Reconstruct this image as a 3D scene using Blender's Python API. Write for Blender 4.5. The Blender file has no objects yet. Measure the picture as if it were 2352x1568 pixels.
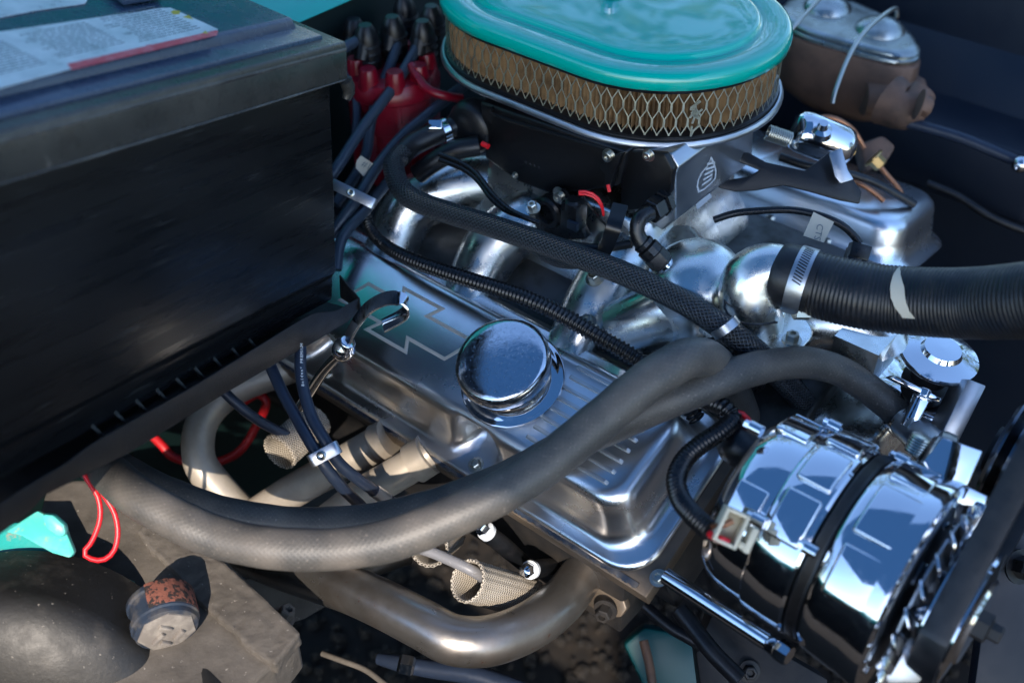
import bpy, bmesh, math, random
import numpy as np
from mathutils import Vector
random.seed(3); rng = np.random.RandomState(3)
SC = bpy.context.scene
COL = SC.collection
# ---------------------------------------------------------------- camera, sky, sun, exposure
f = 2600.; cx = 1176.; cy = 784.; th = math.radians(40); D = 900.
X = np.array([1., 0, 0]); Yv = np.array([0, 1., 0]); Z = np.array([0, 0, 1.])
U = np.array([0, math.sin(th), math.cos(th)]); FW = np.array([0, math.cos(th), -math.sin(th)]); CAM = -FW * D
cd = bpy.data.cameras.new('camera'); cam = bpy.data.objects.new('camera', cd); COL.objects.link(cam)
cam.location = CAM / 1000; cam.rotation_euler = (math.radians(50), 0, 0)
cd.sensor_width = 36; cd.lens = 36 * f / 2352; cd.clip_start = .02; cd.clip_end = 200
cd.dof.use_dof = True; cd.dof.focus_distance = .875; cd.dof.aperture_fstop = 4.0
SC.camera = cam
SUN = np.array([-.05, -.81, .58]); SUN /= np.linalg.norm(SUN)
wd = bpy.data.worlds.new("World"); SC.world = wd; wd.use_nodes = True
wn = wd.node_tree.nodes; bg = wn['Background']
sky = wn.new('ShaderNodeTexSky'); sky.sky_type = 'NISHITA'; sky.sun_disc = False
sky.sun_elevation = math.asin(SUN[2]); sky.sun_rotation = math.atan2(SUN[0], SUN[1])
wd.node_tree.links.new(sky.outputs[0], bg.inputs[0]); bg.inputs[1].default_value = .15; sky.ozone_density = 3.5; sky.air_density = 1.2
sl = bpy.data.lights.new('sun', 'SUN'); sl.energy = 3.0; sl.angle = math.radians(.5); sl.color = (1, .84, .66)
so = bpy.data.objects.new('sun', sl); COL.objects.link(so)
so.rotation_euler = Vector(SUN).to_track_quat('Z', 'Y').to_euler()
SC.view_settings.view_transform = 'Standard'; SC.view_settings.look = 'None'
SC.view_settings.exposure = 1.34; SC.view_settings.gamma = 1
SC.view_settings.use_white_balance = True; SC.view_settings.white_balance_temperature = 6000
# ---------------------------------------------------------------- geometry helpers (all in millimetres)
def nz(v): v = np.array(v, float); return v / np.linalg.norm(v)
def ray(x, y): return FW + X * ((x - cx) / f) - U * ((y - cy) / f)
def V(x, y, d): return CAM + ray(x, y) * d
def onpl(x, y, p, n):
    r = ray(x, y); return CAM + r * (np.dot(np.array(p) - CAM, n) / np.dot(r, n))
def H(x, y, z): return onpl(x, y, (0, 0, z), Z)
Fd = nz([.768, -.640, 0]); Ld = np.array([Fd[1], -Fd[0], 0])          # engine axes: forward, lateral (towards the near fender)
tt = math.radians(25); Nn = math.sin(tt) * Ld + math.cos(tt) * Z; Ww = math.cos(tt) * Ld - math.sin(tt) * Z
def E(a, b, z): return Fd * a + Ld * b + Z * z
def perp(a):
    a = nz(a); t = Z if abs(a[2]) < .9 else X
    b = nz(np.cross(a, t)); return b, np.cross(a, b)
def crom(P, n):
    P = np.array(P, float); Q = [2 * P[0] - P[1]] + list(P) + [2 * P[-1] - P[-2]]; out = []
    for i in range(len(P) - 1):
        a, b, c, d = Q[i:i + 4]
        for k in range(n):
            t = k / n
            out.append(.5 * (2 * b + (c - a) * t + (2 * a - 5 * b + 4 * c - d) * t * t + (3 * b - a - 3 * c + d) * t ** 3))
    out.append(Q[-2]); return np.array(out)
class MB:
    def __init__(s): s.v = []; s.f = []; s.uv = []
    def grid(s, rings, closed=True, cap0=True, cap1=True, uvs=None):
        b = len(s.v); n = len(rings[0])
        for r in rings: s.v += [tuple(p) for p in r]
        m = n if closed else n - 1
        for i in range(len(rings) - 1):
            for j in range(m):
                k = (j + 1) % n
                s.f.append((b + i * n + j, b + i * n + k, b + (i + 1) * n + k, b + (i + 1) * n + j))
                if uvs is not None: s.uv.append([(j / m, uvs[i]), ((j + 1) / m, uvs[i]), ((j + 1) / m, uvs[i + 1]), (j / m, uvs[i + 1])])
                else: s.uv.append(None)
        if closed and cap0: s.f.append(tuple(b + j for j in range(n))[::-1]); s.uv.append(None)
        if closed and cap1: e = b + (len(rings) - 1) * n; s.f.append(tuple(e + j for j in range(n))); s.uv.append(None)
        return s
    def tube(s, pts, r, seg=18, step=5., rib=None, cap=True, hint=None):
        pts = np.array(pts, float); rr = np.array(r if hasattr(r, '__len__') else [r] * len(pts), float)
        if len(pts) > 2:
            Q = crom(np.c_[pts, rr], 24)
        else: Q = np.c_[pts, rr]
        L = np.r_[0, np.cumsum(np.linalg.norm(np.diff(Q[:, :3], axis=0), axis=1))]
        n = max(2, int(L[-1] / step) + 1); t = np.linspace(0, L[-1], n)
        Q = np.array([np.interp(t, L, Q[:, k]) for k in range(4)]).T
        T = np.gradient(Q[:, :3], axis=0); T /= np.linalg.norm(T, axis=1)[:, None]
        a, b = perp(T[0])
        if hint is not None: a = nz(np.array(hint) - T[0] * np.dot(hint, T[0]))
        rings = []; s.frames = []
        ang = np.linspace(0, 2 * math.pi, seg, endpoint=False)
        for i in range(n):
            a = nz(a - T[i] * np.dot(a, T[i])); b = np.cross(T[i], a)
            q = Q[i, 3] + (rib(t[i]) if rib else 0)
            rings.append([Q[i, :3] + q * (math.cos(x) * a + math.sin(x) * b) for x in ang])
            s.frames.append((Q[i, :3], a, b, q))
        return s.grid(rings, True, cap, cap, uvs=t / 1000)
    def lathe(s, o, ax, prof, seg=32, a0=None, cap=True):
        ax = nz(ax); a, b = perp(ax)
        if a0 is not None: a = nz(a0 - ax * np.dot(a0, ax)); b = np.cross(ax, a)
        rings = [[np.array(o) + ax * h + r * (math.cos(2 * math.pi * k / seg) * a + math.sin(2 * math.pi * k / seg) * b) for k in range(seg)] for r, h in prof]
        return s.grid(rings, True, cap, cap)
    def slab(s, P, ext):
        P = [np.array(p) for p in P]; return s.grid([P, [p + np.array(ext) for p in P]])
    def box(s, c, ax, h):
        a, b, n = [np.array(q) for q in ax]; c = np.array(c)
        r = [-a * h[0] - b * h[1], a * h[0] - b * h[1], a * h[0] + b * h[1], -a * h[0] + b * h[1]]
        return s.grid([[c + q - n * h[2] for q in r], [c + q + n * h[2] for q in r]])
    def strap(s, pts, wdir, w, t, n=14):
        Q = crom(pts, n) if len(pts) > 2 else np.array(pts)
        T = np.gradient(Q, axis=0); rings = []
        for q, tn in zip(Q, T):
            wd_ = nz(np.array(wdir) - nz(tn) * np.dot(wdir, nz(tn))); nn = np.cross(nz(tn), wd_)
            rings.append([q + wd_ * w + nn * t, q - wd_ * w + nn * t, q - wd_ * w - nn * t, q + wd_ * w - nn * t])
        return s.grid(rings)
    def arc(s, o, ax, a0v, r0, r1, t0, t1, h0, h1, n=14):
        ax = nz(ax); a = nz(a0v - ax * np.dot(a0v, ax)); b = np.cross(ax, a); rings = []
        for k in range(n + 1):
            t = math.radians(t0 + (t1 - t0) * k / n); q = math.cos(t) * a + math.sin(t) * b
            rings.append([np.array(o) + q * r + ax * h for r, h in ((r0, h0), (r1, h0), (r1, h1), (r0, h1))])
        return s.grid(rings)
    def bolt(s, c, ax, r, h, hexa=True):
        ax = nz(ax); s.lathe(c, ax, [(r * 1.5, 0), (r * 1.5, h * .15)], 20)
        s.lathe(np.array(c) + ax * h * .15, ax, [(r, 0), (r, h * .75), (r * .85, h * .85), (r * .5, h * .85), (r * .45, h * .5)], 6 if hexa else 18); return s
    def join(s, o):
        b = len(s.v); s.v += o.v; s.f += [tuple(b + i for i in q) for q in o.f]; s.uv += o.uv; return s
def rrect(o, a, b, n, x0, x1, y0, y1, r, h, k=6):
    out = []
    for (ux, uy, t0) in ((x1 - r, y1 - r, 0), (x0 + r, y1 - r, 90), (x0 + r, y0 + r, 180), (x1 - r, y0 + r, 270)):
        for i in range(k + 1):
            t = math.radians(t0 + 90 * i / k); out.append(o + a * (ux + r * math.cos(t)) + b * (uy + r * math.sin(t)) + n * h)
    return out
def mesh_from(mb, base, bevel=0, smooth=35, seg=2, noise=0, nscale=.05, sub=0):
    me = bpy.data.meshes.new('m'); vs = [tuple((np.array(v) - base) / 1000) for v in mb.v]
    me.from_pydata(vs, [], mb.f)
    uvl = me.uv_layers.new(name='UVMap'); li = 0; dat = []
    for q, u in zip(mb.f, mb.uv):
        dat += list(u) if u is not None else [(0, 0)] * len(q)
    if len(dat) == len(me.loops): uvl.data.foreach_set('uv', np.array(dat, float).ravel())
    bm = bmesh.new(); bm.from_mesh(me)
    bmesh.ops.recalc_face_normals(bm, faces=bm.faces)
    if bevel:
        ed = [e for e in bm.edges if len(e.link_faces) == 2 and e.calc_face_angle(0) > math.radians(28)]
        bmesh.ops.bevel(bm, geom=ed, offset=bevel / 1000, segments=seg, profile=.5, affect='EDGES', clamp_overlap=True)
    if sub:
        bmesh.ops.triangulate(bm, faces=[q for q in bm.faces if len(q.verts) > 4])
        for _ in range(sub): bmesh.ops.subdivide_edges(bm, edges=bm.edges, cuts=1, use_grid_fill=True)
    if noise:
        from mathutils import noise as NZ
        bm.normal_update()
        for v in bm.verts:
            v.co += v.normal * noise / 1000 * (NZ.fractal(v.co / nscale, 1, 2, 4))
    bm.to_mesh(me); bm.free()
    me.polygons.foreach_set('use_smooth', [True] * len(me.polygons)); me.set_sharp_from_angle(angle=math.radians(smooth)); me.update()
    return me
class Thing:
    def __init__(s, name, label, cat, base, group=None, kind=None):
        s.base = np.array(base, float); o = bpy.data.objects.new(name, None); COL.objects.link(o); o.location = s.base / 1000
        o.empty_display_size = .02; s.o = o; o['label'] = label; o['category'] = cat
        if group: o['group'] = group
    def p(s, name, mb, m, parent=None, label=None, **k):
        me = mesh_from(mb, s.base, **k) if isinstance(mb, MB) else mb; me.name = name; me.materials.clear(); me.materials.append(m)
        o = bpy.data.objects.new(name, me); COL.objects.link(o); o.parent = parent or s.o
        if label: o['label'] = label
        return o
def single(name, label, cat, mb, m, group=None, **k):
    base = np.array(mb.v).mean(axis=0); me = mesh_from(mb, base, **k); me.name = name; me.materials.append(m)
    o = bpy.data.objects.new(name, me); COL.objects.link(o); o.location = base / 1000; o['label'] = label; o['category'] = cat
    if group: o['group'] = group
    return o
def struct(name, mb, m, kind='structure', **k):
    base = np.zeros(3); me = mesh_from(mb, base, **k); me.name = name; me.materials.append(m)
    o = bpy.data.objects.new(name, me); COL.objects.link(o); o['kind'] = kind; return o
def text_mb(txt, o, xd, yd, size, thick=0):
    cu = bpy.data.curves.new('t', 'FONT'); cu.body = txt; cu.size = 1; cu.align_x = 'CENTER'; cu.align_y = 'CENTER'; cu.resolution_u = 3
    ob = bpy.data.objects.new('t', cu); COL.objects.link(ob); me = bpy.data.meshes.new_from_object(ob.evaluated_get(bpy.context.evaluated_depsgraph_get()))
    mb = MB(); mb.v = [tuple(np.array(o) + np.array(xd) * v.co.x * size + np.array(yd) * v.co.y * size) for v in me.vertices]
    mb.f = [tuple(q.vertices) for q in me.polygons]; mb.uv = [None] * len(mb.f)
    bpy.data.objects.remove(ob); bpy.data.curves.remove(cu); bpy.data.meshes.remove(me); return mb
# ---------------------------------------------------------------- materials
def mat(name, col, rough=.5, metal=0, c2=None, c2s=40, c2r=(.45, .7), rv=0, rs=60, bump=0, bs=200, coat=0, spec=.5, c3=None, c3s=150, c3r=(.6, .7), stretch=None, aniso=0, r2=None, m2=None):
    m = bpy.data.materials.new(name); m.use_nodes = True; t = m.node_tree; N = t.nodes; L = t.links; b = N['Principled BSDF']
    b.inputs['Base Color'].default_value = (*col, 1); b.inputs['Roughness'].default_value = rough; b.inputs['Metallic'].default_value = metal
    b.inputs['Coat Weight'].default_value = coat; b.inputs['Coat Roughness'].default_value = .02; b.inputs['Specular IOR Level'].default_value = spec
    tc = N.new('ShaderNodeTexCoord'); mp = N.new('ShaderNodeMapping'); L.new(tc.outputs['Object'], mp.inputs[0])
    if stretch: mp.vector_type = 'TEXTURE'; mp.inputs['Scale'].default_value = stretch[1]; mp.inputs['Rotation'].default_value = stretch[0]
    def noise(s, det=6, rg=.6):
        n = N.new('ShaderNodeTexNoise'); n.inputs['Scale'].default_value = s; n.inputs['Detail'].default_value = det; n.inputs['Roughness'].default_value = rg
        L.new(mp.outputs[0], n.inputs['Vector']); return n.outputs['Fac']
    def ramp(src, a, c):
        r = N.new('ShaderNodeMapRange'); r.inputs[1].default_value = a; r.inputs[2].default_value = c; L.new(src, r.inputs[0]); return r.outputs[0]
    def mix(fac, A, B):
        x = N.new('ShaderNodeMix'); x.data_type = 'RGBA'; L.new(fac, x.inputs[0])
        if isinstance(A, tuple): x.inputs[6].default_value = (*A, 1)
        else: L.new(A, x.inputs[6])
        x.inputs[7].default_value = (*B, 1); return x.outputs[2]
    cur = col
    if c2:
        fc = ramp(noise(c2s), *c2r); cur = mix(fc, cur, c2)
        if r2 is not None:
            q = N.new('ShaderNodeMapRange'); L.new(fc, q.inputs[0]); q.inputs[3].default_value = rough; q.inputs[4].default_value = r2; L.new(q.outputs[0], b.inputs['Roughness'])
        if m2 is not None:
            q = N.new('ShaderNodeMapRange'); L.new(fc, q.inputs[0]); q.inputs[3].default_value = metal; q.inputs[4].default_value = m2; L.new(q.outputs[0], b.inputs['Metallic'])
    if c3: cur = mix(ramp(noise(c3s, 4), *c3r), cur, c3)
    if cur is not col: L.new(cur, b.inputs['Base Color'])
    if rv:
        q = N.new('ShaderNodeMapRange'); L.new(noise(rs, 8, .65), q.inputs[0]); q.inputs[1].default_value = .35; q.inputs[2].default_value = .7
        q.inputs[3].default_value = max(.01, rough - rv * .4); q.inputs[4].default_value = rough + rv; L.new(q.outputs[0], b.inputs['Roughness'])
    if bump:
        bn = N.new('ShaderNodeBump'); bn.inputs['Strength'].default_value = bump; bn.inputs['Distance'].default_value = .0006
        L.new(noise(bs, 5), bn.inputs['Height']); L.new(bn.outputs[0], b.inputs['Normal'])
    return m
def braid_mat(name, dark, light, nu, nv, bump=.8, thr=.55, rough=.4, dust=None):
    m = bpy.data.materials.new(name); m.use_nodes = True; t = m.node_tree; N = t.nodes; L = t.links; b = N['Principled BSDF']
    tc = N.new('ShaderNodeTexCoord'); sp = N.new('ShaderNodeSeparateXYZ'); L.new(tc.outputs['UV'], sp.inputs[0])
    def mth(op, *a):
        n = N.new('ShaderNodeMath'); n.operation = op
        for i, x in enumerate(a):
            if isinstance(x, (int, float)): n.inputs[i].default_value = x
            else: L.new(x, n.inputs[i])
        return n.outputs[0]
    u = mth('MULTIPLY', sp.outputs[0], nu * 2 * math.pi); v = mth('MULTIPLY', sp.outputs[1], nv * 2 * math.pi)
    A = mth('SINE', mth('ADD', u, v)); B = mth('SINE', mth('SUBTRACT', u, v))
    over = mth('GREATER_THAN', mth('SINE', mth('MULTIPLY', v, 1.0)), 0)      # which strand lies on top
    h = mth('MAXIMUM', mth('MULTIPLY', A, mth('ADD', .75, mth('MULTIPLY', over, .25))), mth('MULTIPLY', B, mth('SUBTRACT', 1.0, mth('MULTIPLY', over, .25))))
    mr = N.new('ShaderNodeMapRange'); L.new(h, mr.inputs[0]); mr.inputs[1].default_value = thr; mr.inputs[2].default_value = 1
    mx = N.new('ShaderNodeMix'); mx.data_type = 'RGBA'; L.new(mr.outputs[0], mx.inputs[0]); mx.inputs[6].default_value = (*dark, 1); mx.inputs[7].default_value = (*light, 1)
    b.inputs['Roughness'].default_value = rough; cur = mx.outputs[2]
    if dust:
        for sc_, lo, hi, cc in ((30, .4, .75, dust), (520, .62, .72, tuple(1.5 * q for q in dust))):
            nn = N.new('ShaderNodeTexNoise'); nn.inputs['Scale'].default_value = sc_; nn.inputs['Detail'].default_value = 6; L.new(tc.outputs['Object'], nn.inputs['Vector'])
            rm = N.new('ShaderNodeMapRange'); L.new(nn.outputs['Fac'], rm.inputs[0]); rm.inputs[1].default_value = lo; rm.inputs[2].default_value = hi; rm.inputs[4].default_value = .75
            m2 = N.new('ShaderNodeMix'); m2.data_type = 'RGBA'; L.new(rm.outputs[0], m2.inputs[0]); L.new(cur, m2.inputs[6]); m2.inputs[7].default_value = (*cc, 1); cur = m2.outputs[2]
    L.new(cur, b.inputs['Base Color'])
    bn = N.new('ShaderNodeBump'); bn.inputs['Strength'].default_value = bump; bn.inputs['Distance'].default_value = .0007; L.new(h, bn.inputs['Height']); L.new(bn.outputs[0], b.inputs['Normal'])
    return m
M = {}
M['chrome'] = mat('chrome', (.74, .76, .80), .045, 1, rv=.12, rs=220)
M['chrome_worn'] = mat('worn_chrome', (.62, .65, .70), .07, 1, c2=(.42, .44, .47), c2s=300, c2r=(.55, .75), rv=.25, rs=420, bump=.06, bs=900)
M['alu'] = mat('polished_aluminium', (.88, .89, .90), .25, 1, c2=(.80, .81, .83), c2s=10, c2r=(.4, .8), rv=.09, rs=5, bump=.05, bs=600)
M['cast'] = mat('polished_cast_aluminium', (.86, .86, .82), .25, 1, c2=(.5, .5, .44), c2s=22, c2r=(.5, .8), rv=.15, rs=50, bump=.35, bs=35)
M['castdk'] = mat('grimy_cast_aluminium', (.10, .10, .10), .45, .8, c2=(.04, .04, .035), c2s=30, rv=.1, bump=.5, bs=120)  # darker copy of the casting; the gap's shade is put into its colour
M['satin'] = mat('satin_aluminium', (.50, .52, .55), .34, 1, rv=.1, rs=90, bump=.1, bs=900)
M['groove'] = mat('groove_satin', (.62, .57, .50), .55, .6, rv=.1)
M['fin'] = mat('machined_fin', (.75, .74, .72), .42, 1, rv=.1)
M['rubber'] = mat('dusty_rubber', (.06, .056, .052), .5, c2=(.16, .145, .125), c2s=35, c2r=(.3, .8), rv=.12, rs=200, bump=.5, bs=420, c3=(.22, .21, .19), c3s=600, c3r=(.62, .72), spec=.5)
M['rubber_d'] = mat('dark_rubber', (.005, .006, .008), .36, c2=(.014, .014, .016), c2s=80, rv=.12, bump=.3, bs=600)
M['rad_rubber'] = mat('radiator_hose_rubber', (.006, .007, .010), .34, c2=(.02, .018, .017), c2s=60, rv=.15, rs=200, bump=.3, bs=500)
M['plastic'] = mat('black_plastic', (.004, .0045, .006), .3, c2=(.018, .018, .018), c2s=60, rv=.15, rs=200, bump=.1, bs=800)
M['loom'] = mat('black_loom_plastic', (.006, .0065, .008), .28, rv=.12, rs=300)
M['tbi'] = mat('black_anodised', (.004, .004, .005), .38, .0, rv=.1, rs=200, bump=.1, bs=900)
M['batt'] = mat('battery_case_plastic', (.012, .014, .017), .36, c2=(.05, .047, .042), c2s=9, c2r=(.52, .95), rv=.22, rs=30, bump=.12, bs=350, c3=(.10, .08, .05), c3s=14, c3r=(.66, .95))
M['battscr'] = mat('battery_side_plastic', (.004, .0045, .0055), .27, c2=(.012, .013, .014), c2s=60, c2r=(.5, .9), rv=.14, rs=160, bump=.10, bs=420, c3=(.035, .038, .04), c3s=480, c3r=(.62, .78), spec=.4, stretch=((0, .2, 1.03), (20, 1, 1)))
M['battlid'] = mat('battery_lid_plastic', (.035, .055, .10), .24, c2=(.045, .07, .115), c2s=30, rv=.12, rs=60, bump=.08, bs=600)  # black lid; the blue of its sky reflection is put into the colour
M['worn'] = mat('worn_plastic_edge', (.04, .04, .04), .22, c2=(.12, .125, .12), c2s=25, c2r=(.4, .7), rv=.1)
M['brim'] = mat('battery_rim_plastic', (.030, .030, .027), .26, c2=(.075, .07, .06), c2s=14, c2r=(.45, .85), rv=.16, rs=60, bump=.15, bs=400, c3=(.2, .19, .17), c3s=90, c3r=(.68, .78))
M['tray'] = mat('tray_black_paint', (.010, .010, .011), .42, rv=.1, rs=100, bump=.5, bs=700, c2=(.09, .08, .065), c2s=18, c2r=(.6, .95), c3=(.12, .11, .10), c3s=700, c3r=(.68, .76))
M['label'] = mat('paper_label', (.58, .62, .64), .3, c2=(.80, .83, .84), c2s=60, c2r=(.4, .7), rv=.1)
M['print'] = mat('grey_print', (.16, .19, .21), .5)
M['red_print'] = mat('red_print', (.62, .06, .09), .4, c2=(.72, .25, .28), c2s=90)
M['yellow_print'] = mat('yellow_print', (.55, .42, .03), .4)
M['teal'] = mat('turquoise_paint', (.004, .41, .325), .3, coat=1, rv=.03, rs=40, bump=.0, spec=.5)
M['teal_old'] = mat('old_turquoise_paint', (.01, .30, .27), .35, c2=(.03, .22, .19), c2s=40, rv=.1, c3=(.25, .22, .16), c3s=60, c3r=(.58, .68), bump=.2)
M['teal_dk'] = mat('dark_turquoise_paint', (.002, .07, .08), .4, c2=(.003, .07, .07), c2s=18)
M['teal_lit'] = mat('pale_turquoise_paint', (.09, .55, .47), .4, c2=(.16, .48, .40), c2s=60, c3=(.35, .36, .28), c3s=120, c3r=(.6, .7))  # lighter copy of the turquoise paint; sunlight is put into its colour
M['redcap'] = mat('red_distributor_plastic', (.20, .002, .014), .3, rv=.1)
M['redcap2'] = mat('dark_red_cable', (.42, .006, .01), .45)
M['redwire'] = mat('red_wire', (.65, .012, .02), .35)
M['wire'] = mat('blue_grey_wire', (.028, .042, .065), .34, rv=.1, rs=200, bump=.1)
M['wireblue'] = mat('blue_black_wire', (.014, .022, .042), .36, rv=.1, rs=200)
M['greywire'] = mat('grey_wire', (.17, .17, .18), .45, c2=(.3, .29, .27), c2s=500, c2r=(.6, .7))
M['exh'] = mat('weathered_exhaust_steel', (.30, .285, .265), .32, .9, c2=(.16, .12, .09), c2s=14, c2r=(.45, .8), rv=.14, rs=30, bump=.15, bs=200, c3=(.22, .07, .03), c3s=110, c3r=(.68, .76))
M['beige'] = mat('heat_coated_header', (.43, .38, .31), .42, .35, c2=(.30, .26, .21), c2s=25, rv=.1, bump=.15)
M['head'] = mat('cast_head', (.10, .085, .07), .5, .6, c2=(.2, .15, .10), c2s=18, c2r=(.4, .8), bump=.5, bs=120)
M['dark'] = mat('sooty_black_metal', (.012, .012, .013), .55, .1, c2=(.035, .03, .026), c2s=25, bump=.4, bs=150)
M['mud'] = mat('dried_mud', (.12, .106, .09), .9, c2=(.055, .048, .04), c2s=28, c2r=(.4, .75), bump=1, bs=170, c3=(.36, .33, .29), c3s=200, c3r=(.66, .75))
M['dustblack'] = mat('dusty_black_paint', (.012, .012, .012), .5, c2=(.085, .077, .066), c2s=24, c2r=(.5, .85), rv=.12, rs=60, bump=.35, bs=300, c3=(.26, .24, .21), c3s=260, c3r=(.66, .76))
M['rust'] = mat('flaky_rust', (.20, .07, .045), .9, c2=(.02, .015, .014), c2s=180, c2r=(.5, .56), bump=1, bs=400)
M['cappl'] = mat('dusty_grey_plastic', (.19, .17, .15), .6, c2=(.32, .29, .25), c2s=90, bump=.3)
M['blueband'] = mat('blue_black_band', (.025, .035, .055), .35, c2=(.12, .11, .10), c2s=60)
M['mc'] = mat('rusty_cast_iron', (.17, .10, .068), .62, .2, c2=(.035, .028, .025), c2s=20, bump=.5, bs=120, c3=(.22, .13, .09), c3s=30, c3r=(.55, .8))
M['mclid'] = mat('galvanised_lid', (.48, .50, .47), .28, 1, c2=(.30, .31, .28), c2s=40, rv=.12)
M['copper'] = mat('copper_pipe', (.42, .19, .10), .35, .9)
M['brass'] = mat('brass_nut', (.50, .34, .14), .35, 1)
M['pleat'] = mat('filter_paper', (.33, .21, .10), .8, c2=(.14, .085, .04), c2s=60, bump=.2)
M['mesh'] = mat('galvanised_mesh', (.55, .56, .45), .42, .9, rv=.1)
M['seal'] = mat('black_seal', (.006, .006, .007), .3)
M['cream'] = mat('cream_plastic', (.62, .55, .40), .45)
M['tan'] = mat('cream_tag', (.58, .53, .42), .5)
M['white'] = mat('white_print', (.62, .66, .70), .5)
M['grey_pr'] = mat('faint_grey_print', (.14, .15, .16), .5)
M['soil'] = mat('brown_gravel', (.008, .006, .0045), .95, c2=(.022, .016, .011), c2s=45, bump=1, bs=60, c3=(.09, .07, .05), c3s=90, c3r=(.66, .74))
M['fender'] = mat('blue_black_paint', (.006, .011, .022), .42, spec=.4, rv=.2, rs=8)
M['rubber'] = braid_mat('dusty_woven_rubber', (.05, .047, .043), (.07, .066, .06), 22, 230, .10, -1, .5, dust=(.15, .13, .108))
M['rubber2'] = braid_mat('darker_woven_rubber', (.022, .022, .022), (.034, .034, .034), 22, 230, .14, -1, .42, dust=(.07, .065, .06))
M['sleeve'] = braid_mat('woven_heat_sleeve', (.13, .11, .085), (.56, .50, .41), 30, 420, .9, -.6, .85)
M['braid'] = braid_mat('black_braided_cover', (.004, .005, .007), (.055, .065, .078), 17, 280, 1., .4, .28)
M['firewall'] = mat('green_black_paint', (.001, .009, .009), .5, c2=(.002, .014, .013), c2s=8)  # turquoise firewall; its shade is put into the colour
M['leaf'] = mat('leaf_green', (.05, .09, .015), .6, c2=(.10, .12, .02), c2s=2)
M['bark'] = mat('bark', (.08, .06, .04), .9)
M['blackgloss'] = mat('gloss_black_anodised', (.02, .022, .026), .2, .6)
M['canvas'] = mat('dark_canvas', (.012, .025, .07), .9)  # material of the added, unseen sun blocker
_t = M['canvas'].node_tree; _a = _t.nodes.new('ShaderNodeBsdfTranslucent'); _a.inputs[0].default_value = (.022, .06, .13, 1); _m = _t.nodes.new('ShaderNodeAddShader')  # sun glows blue through the added sheet to tint the chrome reflections
_t.links.new(_t.nodes['Principled BSDF'].outputs[0], _m.inputs[0]); _t.links.new(_a.outputs[0], _m.inputs[1]); _t.links.new(_m.outputs[0], _t.nodes['Material Output'].inputs[0])
M['olive'] = mat('olive_metal', (.14, .15, .04), .4, .3)  # yellow-green reflection on the bar is put into its colour
M['pulley'] = mat('dark_pulley_steel', (.16, .17, .19), .22, 1)
M['cloth'] = mat('grey_canvas_top', (.25, .25, .25), .9)
M['screwz'] = mat('zinc_screw', (.55, .54, .48), .3, 1)

# ================================================================ SETTING
g = MB().grid([[E(a, b, -620) for b in np.linspace(-3500, 3500, 8)] for a in np.linspace(-3500, 3500, 8)], closed=False)
far = MB(); far.v = [(-60000, -60000, -625), (60000, -60000, -625), (60000, 60000, -625), (-60000, 60000, -625)]; far.f = [(0, 1, 2, 3)]; far.uv = [None]
struct('ground', far, M['soil'])
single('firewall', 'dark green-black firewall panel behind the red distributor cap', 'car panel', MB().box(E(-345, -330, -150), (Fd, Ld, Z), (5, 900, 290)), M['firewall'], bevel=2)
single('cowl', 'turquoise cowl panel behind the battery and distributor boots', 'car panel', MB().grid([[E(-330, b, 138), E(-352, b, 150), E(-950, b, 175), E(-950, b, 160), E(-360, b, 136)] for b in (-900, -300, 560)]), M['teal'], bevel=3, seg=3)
fb = MB().box(E(200, -700, -220), (Fd, Ld, Z), (900, 8, 330)); fb.box(E(-40, -640, -60), (Fd, Ld, Z), (260, 60, 40))
single('inner_fender', 'blue-black inner wing panel at the far side of the engine bay', 'car panel', fb, M['fender'], bevel=8, seg=3)
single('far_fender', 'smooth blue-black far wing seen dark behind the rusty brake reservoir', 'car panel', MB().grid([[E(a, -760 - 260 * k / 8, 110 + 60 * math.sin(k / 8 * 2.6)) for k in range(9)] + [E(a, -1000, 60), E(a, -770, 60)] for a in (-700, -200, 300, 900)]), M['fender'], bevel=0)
nf = MB().grid([[E(a, 640, 30), E(a, 640, 60), E(a, 655, 68), E(a, 800, 60), E(a, 880, 20), E(a, 900, -300), E(a, 880, -300), E(a, 860, 10)] for a in (-900, 0, 900)])
single('near_fender', 'turquoise near wing of the car beside the engine bay', 'car panel', nf, M['teal'])
single('near_inner_fender', 'sooty black inner wing panel on the near side', 'car panel', MB().box(E(0, 632, -200), (Fd, Ld, Z), (900, 6, 228)), M['dark'])
hd = nz(Fd * .22 + Z * .97); hb = E(-950, -190, 180)
single('hood', 'raised turquoise hood hinged behind the engine bay', 'hood', MB().slab([hb + Ld * 720, hb + Ld * 680 + hd * 620, hb - Ld * 680 + hd * 620, hb - Ld * 720], np.cross(hd, Ld) * 18), M['teal'], bevel=6)
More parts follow.
